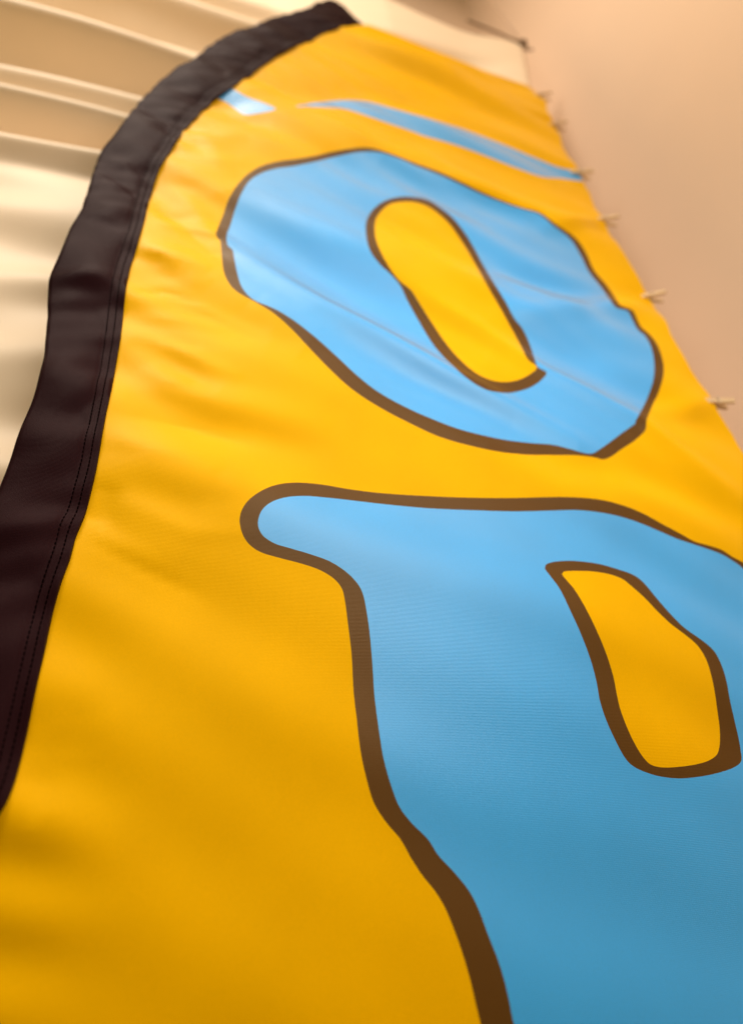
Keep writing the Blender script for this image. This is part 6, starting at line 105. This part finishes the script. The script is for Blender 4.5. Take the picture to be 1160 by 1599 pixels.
def plaster(name, col):
    m, nt, b = principled(name); N = nt.nodes; L = nt.links
    tc = N.new('ShaderNodeTexCoord')
    n1 = N.new('ShaderNodeTexNoise'); n1.inputs['Scale'].default_value = 2.2; n1.inputs['Detail'].default_value = 6
    L.new(tc.outputs['Object'], n1.inputs['Vector'])
    rp = N.new('ShaderNodeValToRGB')
    rp.color_ramp.elements[0].position = 0.3; rp.color_ramp.elements[0].color = (*[c * 0.98 for c in col], 1)
    rp.color_ramp.elements[1].position = 0.75; rp.color_ramp.elements[1].color = (*[min(1, c * 1.02) for c in col], 1)
    L.new(n1.outputs['Fac'], rp.inputs[0]); L.new(rp.outputs[0], b.inputs['Base Color'])
    n2 = N.new('ShaderNodeTexNoise'); n2.inputs['Scale'].default_value = 160; n2.inputs['Detail'].default_value = 4
    L.new(tc.outputs['Object'], n2.inputs['Vector'])
    bp = N.new('ShaderNodeBump'); bp.inputs['Strength'].default_value = 0.15; bp.inputs['Distance'].default_value = 0.002
    L.new(n2.outputs['Fac'], bp.inputs['Height']); L.new(bp.outputs[0], b.inputs['Normal'])
    b.inputs['Roughness'].default_value = 0.85; b.inputs['Specular IOR Level'].default_value = 0.2
    return m

def wood(name):
    m, nt, b = principled(name); N = nt.nodes; L = nt.links
    tc = N.new('ShaderNodeTexCoord'); mp = N.new('ShaderNodeMapping'); mp.inputs['Scale'].default_value = (60, 700, 700)
    L.new(tc.outputs['Object'], mp.inputs['Vector'])
    n1 = N.new('ShaderNodeTexNoise'); n1.inputs['Scale'].default_value = 1; n1.inputs['Detail'].default_value = 4
    L.new(mp.outputs[0], n1.inputs['Vector'])
    rp = N.new('ShaderNodeValToRGB')
    rp.color_ramp.elements[0].color = (0.62, 0.42, 0.22, 1); rp.color_ramp.elements[1].color = (0.80, 0.60, 0.36, 1)
    L.new(n1.outputs['Fac'], rp.inputs[0]); L.new(rp.outputs[0], b.inputs['Base Color'])
    b.inputs['Roughness'].default_value = 0.6
    return m

def plain(name, col, rough=0.5, metal=0.0):
    m, nt, b = principled(name)
    n1 = nt.nodes.new('ShaderNodeTexNoise'); n1.inputs['Scale'].default_value = 400
    mr = nt.nodes.new('ShaderNodeMapRange'); mr.inputs['To Min'].default_value = rough - 0.1; mr.inputs['To Max'].default_value = rough + 0.1
    nt.links.new(n1.outputs['Fac'], mr.inputs['Value']); nt.links.new(mr.outputs[0], b.inputs['Roughness'])
    b.inputs['Base Color'].default_value = (*col, 1); b.inputs['Metallic'].default_value = metal
    return m

M_YELLOW = cloth('yellow_print', (0.89, 0.475, 0.0), rough=0.42, spec=0.15, tint=(1.0, 0.72, 0.10))
M_BLUE = cloth('blue_print', (0.015, 0.41, 0.97), rough=0.46, spec=1.0, sheen=1.0, sheen_col=(1.0, 0.80, 0.62))
M_BROWN = cloth('brown_print', (0.105, 0.045, 0.007), rough=0.42, spec=0.3, tint=(1.0, 0.8, 0.5))
M_BLACK = cloth('black_sleeve_cloth', (0.017, 0.0045, 0.0065), rough=0.46, spec=0.045, weave=0.6, tint=(1.0, 0.55, 0.52), sheen=0.0, sheen_col=(0.8, 0.5, 0.45))
M_THREAD = cloth('black_thread', (0.002, 0.001, 0.001), rough=0.9, spec=0.0)
M_DRAPE = cloth('cream_drape_cloth', (0.93, 0.75, 0.54), rough=0.55, spec=0.35, sheen=0.2, weave=0.1, var=0.03)
M_WALL = plaster('peach_plaster', (0.88, 0.67, 0.50))
M_WOOD = wood('pine_wood')
M_STEEL = plain('spring_steel', (0.45, 0.42, 0.38), 0.35, 1.0)
M_CORD = plain('brown_cord', (0.16, 0.09, 0.04), 0.8)
M_LINE = plain('pale_line', (0.62, 0.43, 0.29), 0.5)

# ------------------------------------------------------------------ helpers
def mesh_obj(name, verts, faces, mat, parent=None, normals=None, smooth=True):
    me = bpy.data.meshes.new(name); me.from_pydata([tuple(v) for v in verts], [], faces); me.update()
    if smooth: me.polygons.foreach_set('use_smooth', [True] * len(me.polygons))
    if normals is not None: me.normals_split_custom_set_from_vertices([tuple(x) for x in normals])
    me.materials.append(mat)
    o = bpy.data.objects.new(name, me); COL.objects.link(o)
    if parent: o.parent = parent
    return o
def tag(o, label=None, cat=None, group=None, kind=None):
    for k, v in (('label', label), ('category', cat), ('group', group), ('kind', kind)):
        if v: o[k] = v
    return o
def empty(name, loc=(0, 0, 0)):
    o = bpy.data.objects.new(name, None); COL.objects.link(o); o.location = loc; return o
def tube(name, pts, r, mat, parent=None, seg=8):
    pts = [Vector(p) for p in pts]; vs = []; fs = []
    for i, p in enumerate(pts):
        t = (pts[min(i + 1, len(pts) - 1)] - pts[max(i - 1, 0)]).normalized()
        a = t.orthogonal().normalized() if i == 0 else (a - a.dot(t) * t).normalized()
        c = t.cross(a)
        for k in range(seg):
            th = 2 * math.pi * k / seg; vs.append(p + r * (math.cos(th) * a + math.sin(th) * c))
        if i:
            for k in range(seg):
                q = (i - 1) * seg; fs.append((q + k, q + (k + 1) % seg, q + seg + (k + 1) % seg, q + seg + k))
    fs.append(tuple(range(seg))[::-1]); e = (len(pts) - 1) * seg; fs.append(tuple(range(e, e + seg)))
    return mesh_obj(name, vs, fs, mat, parent)

# ------------------------------------------------------------------ cloth shape
def ridge_sum(U, V, ridges):
    """height field: sum of tapered soft ridges, each (polyline, sigma, amp)"""
    H = np.zeros_like(U)
    for pts, sig, amp in ridges:
        best = np.full(U.shape, 1e9); par = np.zeros_like(U)
        P = np.array(pts); L = np.hypot(*(P[1:] - P[:-1]).T); T = L.sum(); acc = 0.0
        for i in range(len(L)):
            a, b = P[i], P[i + 1]; d = (b - a) / L[i]
            t = np.clip((U - a[0]) * d[0] + (V - a[1]) * d[1], 0, L[i])
            q = (U - a[0] - t * d[0]) ** 2 + (V - a[1] - t * d[1]) ** 2
            m = q < best
            best = np.where(m, q, best); par = np.where(m, (acc + t) / T, par); acc += L[i]
        tap = 0.15 + 0.85 * np.sin(np.pi * np.clip(par, 0, 1)) ** 0.8
        H += amp * tap * np.exp(-best / (2 * sig * sig))
    return H

def flag_height(U, V):
    """how far the cloth stands out of its mean plane, towards the room (metres)"""
    H = ridge_sum(U, V, FLAG_FOLDS)
    w = 0.0045 * np.sin(2 * np.pi * (V * 3.1 + U * 1.1) + 0.6 + 0.7 * np.sin(U * 5.0))
    w += 0.0028 * np.sin(2 * np.pi * (V * 5.3 + U * 2.3) + 1.3 * np.sin(U * 7.0 + 1.0))
    w += 0.0013 * np.sin(2 * np.pi * (V * 9.7 + U * 5.1) + 1.7 * np.sin(U * 9.0 + V * 3.0))
    H += w * np.clip(0.45 + (V - 0.1) * 0.9, 0.35, 1.15)
    # small puckers along the sleeve seam
    e = np.exp(-((U + 0.085) / 0.045) ** 2)
    H += e * 0.0022 * np.sin(V * 95 + 2.0 * np.sin(V * 17) + U * 30) * (0.5 + 0.5 * np.sin(V * 13.0))
    return H

def height_normal(fn, U, V, e=0.0015):
    gu = (fn(U + e, V) - fn(U - e, V)) / (2 * e); gv = (fn(U, V + e) - fn(U, V - e)) / (2 * e)
    n = np.stack([-gu, -np.ones_like(U), -gv], 1)          # surface Y = -h(u, v), facing the room (-Y)
    return n / np.linalg.norm(n, axis=1, keepdims=True)
def inside(P, poly):
    x, y = P[:, 0], P[:, 1]; r = np.zeros(len(P), bool); q = np.array(poly); j = np.roll(q, 1, 0)
    for (ax, ay), (bx, by) in zip(q, j):
        if ay == by: continue
        c = ((ay > y) != (by > y)) & (x < (bx - ax) * (y - ay) / (by - ay) + ax); r ^= c
    return r

# ------------------------------------------------------------------ walls
SIDE_U = 1.10; BACK_Y = 0.27
def slab(name, lo, hi, mat):
    x0, y0, z0 = lo; x1, y1, z1 = hi
    v = [(x0, y0, z0), (x1, y0, z0), (x1, y1, z0), (x0, y1, z0), (x0, y0, z1), (x1, y0, z1), (x1, y1, z1), (x0, y1, z1)]
    f = [(0, 3, 2, 1), (4, 5, 6, 7), (0, 1, 5, 4), (1, 2, 6, 5), (2, 3, 7, 6), (3, 0, 4, 7)]
    return mesh_obj(name, v, f, mat, smooth=False)
w = slab('back_wall', (-3.0, BACK_Y, 0.0), (SIDE_U, BACK_Y + 0.12, 6.5), M_WALL)
tag(w, 'plain peach wall behind the cream drape', 'wall', kind='structure')
w = slab('side_wall', (SIDE_U, -2.2, 0.0), (SIDE_U + 0.12, BACK_Y + 0.12, 6.5), M_WALL)
tag(w, 'plain peach wall to the right of the flag', 'wall', kind='structure')

# ------------------------------------------------------------------ flag
flag = empty('feather_flag', (0, 0, Z0 - 0.5))
tag(flag, 'yellow feather flag with blue letters and a black pole sleeve, clipped to the drape', 'flag')
BOT = -0.50
right_edge = [tuple(p) for p in RIGHT_EDGE] + [(RIGHT_EDGE[-1][0], 0.3), (RIGHT_EDGE[-1][0], 0.0), (RIGHT_EDGE[-1][0], BOT)]
top = TOP_EDGE[1:-1]
sl_in = [p for p in SLEEVE_IN if p[1] > BOT]
sl_under = [(u - 0.007, v) for u, v in sl_in[3:]]
def lin(poly, step):
    out = []
    for a, b in zip(poly[:-1], poly[1:]):
        k = max(1, int(math.hypot(b[0] - a[0], b[1] - a[1]) / step))
        out += [(a[0] + (b[0] - a[0]) * i / k, a[1] + (b[1] - a[1]) * i / k) for i in range(k)]
    return out + [poly[-1]]
outline = lin(top + right_edge, 0.012)
# puckered outer edge: the cloth sags a little between the pegs
left = lin(sl_under[::-1], 0.02)
bottom = lin([outline[-1], (left[0][0], BOT)], 0.02)[1:-1]
field_poly = outline + bottom + left + [SLEEVE_IN[1]]
loops = [field_poly, STRIPE_A, STRIPE_B, O_OUT, O_IN, OC_OUT, OC_IN, P_OUT, P_IN, PC_OUT, PC_IN]
cv = []; ce = []
for lp in loops:
    b = len(cv); cv += [Vector(p) for p in lp]
    ce += [(b + i, b + (i + 1) % len(lp)) for i in range(len(lp))]
step = 0.0075
gu, gv = np.meshgrid(np.arange(-0.30, 0.84, step), np.arange(BOT, 2.05, step)); gu = gu.copy(); gu[1::2] += step / 2
G = np.stack([gu.ravel(), gv.ravel()], 1); G = G[inside(G, field_poly)]
cv += [Vector(p) for p in G]
ov, oe, of, _, _, _ = delaunay_2d_cdt(cv, ce, [], 0, 1e-5)
UV = np.array([(p.x, p.y) for p in ov]); TRI = np.array([f for f in of if len(f) == 3])
C = UV[TRI].mean(1)
reg = np.zeros(len(TRI), int); reg[inside(C, field_poly)] = 1
reg[inside(C, STRIPE_A) & (reg == 1)] = 2; reg[inside(C, STRIPE_B) & (reg == 1)] = 9
for code, poly in ((3, O_OUT), (4, O_IN), (5, OC_OUT), (1, OC_IN), (6, P_OUT), (7, P_IN), (8, PC_OUT), (1, PC_IN)):
    reg[inside(C, poly) & (reg > 0)] = code
Hh = flag_height(UV[:, 0], UV[:, 1]); NN = height_normal(flag_height, UV[:, 0], UV[:, 1])
XYZ = np.stack([UV[:, 0], -Hh, UV[:, 1] + 0.5], 1)
a, b_, c = XYZ[TRI[:, 0]], XYZ[TRI[:, 1]], XYZ[TRI[:, 2]]
flip = np.cross(b_ - a, c - a)[:, 1] > 0
TRI[flip] = TRI[flip][:, ::-1]
def region(name, codes, mat, parent):
    t = TRI[np.isin(reg, codes)]; idx, inv = np.unique(t, return_inverse=True); inv = inv.reshape(t.shape)
    return mesh_obj(name, XYZ[idx], [tuple(map(int, f)) for f in inv], mat, parent, NN[idx])
tag(region('field', [1], M_YELLOW, flag), 'golden yellow satin cloth')
tag(region('stripe', [2], M_BLUE, flag), 'short blue piece of stripe beside the black sleeve')
tag(region('stripe', [9], M_BLUE, flag), 'long narrow blue slanting stripe near the top of the flag')
letter = region('letter', [4], M_BLUE, flag); tag(letter, 'blue letter O')
region('letter_outline', [3], M_BROWN, letter); region('counter_outline', [5], M_BROWN, letter)
letter = region('letter', [7], M_BLUE, flag); tag(letter, 'blue letter P')
region('letter_outline', [6], M_BROWN, letter); region('counter_outline', [8], M_BROWN, letter)

# --- pole sleeve: a flat black pocket folded round the curved edge
def resample(poly, n):
    p = np.array(poly); s = np.r_[0, np.cumsum(np.hypot(*(p[1:] - p[:-1]).T))]; q = np.linspace(0, s[-1], n)
    return np.stack([np.interp(q, s, p[:, 0]), np.interp(q, s, p[:, 1])], 1)
NS, NT = 420, 22
A_in = resample(SLEEVE_IN, NS); A_out = resample(SLEEVE_OUT, NS)
def sleeve_h(U, V, t):
    puff = 0.004 + 0.0042 * np.sin(np.pi * np.clip((t - 0.22) / 0.78, 0, 1)) ** 0.8 * 0.8
    wr = 0.0006 * np.sin(V * 60 + 9 * t + 2 * np.sin(V * 14)) + 0.0007 * np.sin(V * 133 + 5 * t + 3 * np.sin(V * 21))
    seam = -0.0012 * (np.exp(-((t - 0.10) / 0.02) ** 2) + np.exp(-((t - 0.20) / 0.02) ** 2))
    f = flag_height(U, V); low = f + 0.0022
    x = f * (1 - 0.3 * t) + puff + wr + seam + ridge_sum(U, V, SLEEVE_FOLDS)
    k = np.clip(1 - (t - 0.05) / 0.25, 0, 1)
    return np.where(k > 0, np.maximum(x, low), x)
ts = np.r_[0, np.linspace(0.006, 1, NT)]
vs = []; 
for t in ts:
    P = A_in * (1 - t) + A_out * t
    h = sleeve_h(P[:, 0], P[:, 1], np.full(NS, t))
    if t == 0: h = flag_height(P[:, 0], P[:, 1]) + 0.0003
    vs.append(np.stack([P[:, 0], -h, P[:, 1] + 0.5], 1))
P = A_out * 1.0; h = sleeve_h(P[:, 0], P[:, 1], np.ones(NS))
vs.append(np.stack([P[:, 0] - 0.002, -h + 0.004, P[:, 1] + 0.5], 1))
for t in (0.96, 0.5, 0.02):                                            # back of the pocket
    P = A_in * (1 - t) + A_out * t; h = flag_height(P[:, 0], P[:, 1]) * 0.7
    vs.append(np.stack([P[:, 0], -h + 0.010, P[:, 1] + 0.5], 1))
NR = len(vs); V3 = np.concatenate(vs)
fs = [(k * NS + i, k * NS + i + 1, (k + 1) * NS + i + 1, (k + 1) * NS + i) for k in range(NR - 1) for i in range(NS - 1)]
sleeve = mesh_obj('pole_sleeve', V3, fs, M_BLACK, flag)
tag(sleeve, 'black fabric pole sleeve along the curved edge')
md = sleeve.modifiers.new('weld', 'EDGE_SPLIT'); md.split_angle = math.radians(70)
# two rows of lockstitch near the seam
for t0 in (0.10, 0.20):
    P = resample(A_in * (1 - t0) + A_out * t0, 6000)
    s = np.r_[0, np.cumsum(np.hypot(*(P[1:] - P[:-1]).T))]
    h = sleeve_h(P[:, 0], P[:, 1], np.full(len(P), t0))
    vv = []; ff = []; q = 0.0
    while q < s[-1] - 0.005:
        a0 = np.array([np.interp(q + d, s, P[:, 0]) for d in (0, 0.0018, 0.0036)])
        a1 = np.array([np.interp(q + d, s, P[:, 1]) for d in (0, 0.0018, 0.0036)])
        ah = np.array([np.interp(q + d, s, h) for d in (0, 0.0018, 0.0036)]) + np.array([0.0, 0.0007, 0.0])
        b = len(vv)
        for x, z, y in zip(a0, a1, ah):
            vv += [(x - 0.0006, -y, z + 0.5), (x, -y - 0.0004, z + 0.5), (x + 0.0006, -y, z + 0.5)]
        for r in range(2):
            for k in range(2):
                ff.append((b + 3 * r + k, b + 3 * r + k + 1, b + 3 * r + k + 4, b + 3 * r + k + 3))
        q += 0.0046
    st = mesh_obj('stitching', vv, ff, M_THREAD, sleeve); st['kind'] = 'stuff'

# ------------------------------------------------------------------ drape
du = np.array([p[0] for p in DRAPE_TOP])[::-1]; dz = np.array([p[1] for p in DRAPE_TOP])[::-1]
CORN_U, CORN_V = DRAPE_TOP[0]
ev = np.array([p[1] for p in right_edge][::-1]); eu = np.array([p[0] for p in right_edge][::-1])
NU, NV = 220, 760
nu = np.linspace(0, 1, NU); nv_ = np.linspace(0, 1, NV)
GU, GV = np.meshgrid(nu, nv_)
topv = np.interp(-2.2 + GU * (CORN_U + 2.2), du, dz)
botv = -1.05
VV = botv + (topv - botv) * GV
redge = np.interp(VV, np.r_[ev, CORN_V], np.r_[eu, CORN_U]) + 0.002
UU = -2.2 + GU * (redge + 2.2)
HD = ridge_sum(UU, VV, DRAPE_FOLDS)
HD += 0.003 * np.sin(2 * np.pi * (VV * 3.3 + UU * .5) + 2 * np.sin(UU * 2.1)) + 0.0015 * np.sin(2 * np.pi * (VV * 8.1 - UU * .7) + 2 * np.sin(UU * 3.1 + VV))
YY = 0.14 - 1.5 * HD
YY = np.minimum(YY, BACK_Y - 0.008 - 0.004*np.exp(-np.abs(YY-BACK_Y)*20))
YY = np.maximum(YY, 0.035)
near = np.clip((redge - UU) / 0.22, 0, 1); near = near * near * (3 - 2 * near)
edgeY = np.where(VV < PINS[0][1] + 0.02, -flag_height(redge, VV) + 0.006, 0.03)
YY = edgeY * (1 - near) + YY * near
tp = np.clip((VV - 1.95) / 0.3, 0, 1) * np.clip((UU - 0.1) / 0.35, 0, 1)
YY = YY * (1 - tp) + tp * (0.03 + 0.25 * (YY - 0.03))
vs = np.stack([UU, YY, VV + Z0], -1).reshape(-1, 3)
fs = [(j * NU + i, j * NU + i + 1, (j + 1) * NU + i + 1, (j + 1) * NU + i) for j in range(NV - 1) for i in range(NU - 1)]
drape = mesh_obj('drape', vs, fs, M_DRAPE)
tag(drape, 'cream white drape pulled into long folds behind the yellow flag', 'drape')
md = drape.modifiers.new('thickness', 'SOLIDIFY'); md.thickness = 0.0012; md.offset = 1

# ------------------------------------------------------------------ cord along the drape's top
knot = Vector((CORN_U + 0.004, 0.028, CORN_V + Z0 + 0.004))
cord = empty('drape_tie_string', knot)
tag(cord, 'thin brown cord with a knot holding up the top corner of the drape', 'cord')
pts = [Vector((np.interp(q, du, du), 0.026, np.interp(q, du, dz) + Z0 + 0.008 + 0.004 * math.sin(q * 40))) - knot for q in np.linspace(CORN_U - 0.19, CORN_U, 8)]
tube('strand', pts, 0.0035, M_CORD, cord)
pts = [Vector((0.012 * math.cos(a) * (1 - a / 40), 0.010 * math.sin(a), 0.010 * math.sin(a * 1.5) + 0.0006 * a)) for a in np.linspace(0, 15, 60)]
tube('knot', pts, 0.0045, M_CORD, cord)
tube('tail', [Vector((0, 0, 0)), Vector((0.02, 0.01, 0.0)), Vector((0.034, 0.0, -0.012))], 0.003, M_CORD, cord)
line = tube('hanging_line', [(knot.x, knot.y, knot.z + 0.006), (knot.x + 0.01, knot.y + 0.02, knot.z + 0.5), (knot.x + 0.02, knot.y + 0.06, 6.45)], 0.003, M_LINE)
tag(line, 'pale thin line rising from the knot at the corner of the drape', 'cord')

# ------------------------------------------------------------------ clothespins
def lever_mesh(sgn):
    prof = [(-0.030, 0.0008), (-0.012, 0.0010), (-0.009, 0.0022), (-0.003, 0.0016), (0.004, 0.0016), (0.042, 0.0085),
            (0.043, 0.0115), (0.040, 0.0135), (0.012, 0.0105), (0.008, 0.0085), (0.003, 0.0085), (-0.002, 0.0095), (-0.020, 0.0078), (-0.030, 0.0040)]
    bm = bmesh.new(); n = len(prof)
    lo = [bm.verts.new((x, sgn * y, -0.0055)) for x, y in prof]; hi = [bm.verts.new((x, sgn * y, 0.0055)) for x, y in prof]
    bm.faces.new(lo); bm.faces.new(hi)
    for i in range(n): bm.faces.new((lo[i], lo[(i + 1) % n], hi[(i + 1) % n], hi[i]))
    bmesh.ops.recalc_face_normals(bm, faces=bm.faces)
    bmesh.ops.bevel(bm, geom=[e for e in bm.edges if abs(e.verts[0].co.z - e.verts[1].co.z) < 1e-6], offset=0.0006, segments=1, affect='EDGES')
    me = bpy.data.meshes.new('lever'); bm.to_mesh(me); bm.free(); me.materials.append(M_WOOD); return me
def make_pin():
    r = empty('clothespin')
    for s in (-1, 1):
        o = bpy.data.objects.new('lever', lever_mesh(s)); COL.objects.link(o); o.parent = r
    pts = [(0.0005 + 0.0026 * math.cos(a), 0.0026 * math.sin(a), -0.0075 + 0.015 * a / 37.7) for a in np.linspace(0, 37.7, 90)]
    pts = [(0.006, 0.0095, -0.0075), (0.006, 0.0095, -0.0076)] + [(0.0045, 0.006, -0.0078)] + pts + [(0.0045, -0.006, 0.0078), (0.006, -0.0096, 0.0076), (0.006, -0.0096, -0.005)]
    sp = tube('spring', pts, 0.0007, M_STEEL, r, 6)
    return r
pin_labels = ['wooden clothespin at the top right corner of the flag, highest of all',
              'wooden clothespin on the flag edge, second from the top',
              'wooden clothespin gripping the right end of the blue stripe',
              'wooden clothespin on the flag edge just below the blue stripe',
              'wooden clothespin on the flag edge level with the middle of the letter O',
              'lowest wooden clothespin, pale, on the flag edge beside the bottom of the O']
proto = None
for i, (u, v) in enumerate(PINS):
    if proto is None: p = proto = make_pin()
    else:
        p = proto.copy(); COL.objects.link(p)
        for ch in proto.children:
            c = ch.copy(); COL.objects.link(c); c.parent = p
    y = float(-flag_height(np.array([u]), np.array([v]))[0]) + 0.002
    p.location = (u + 0.001, y, v + Z0)
    p.rotation_euler = (random.uniform(-.25, .25), random.uniform(-.10, .10), -0.22 + random.uniform(-.08, .08))
    p.scale = (0.72, 0.85, 0.85)
    tag(p, pin_labels[i], 'clothespin', 'clothespins along the right edge of the flag')
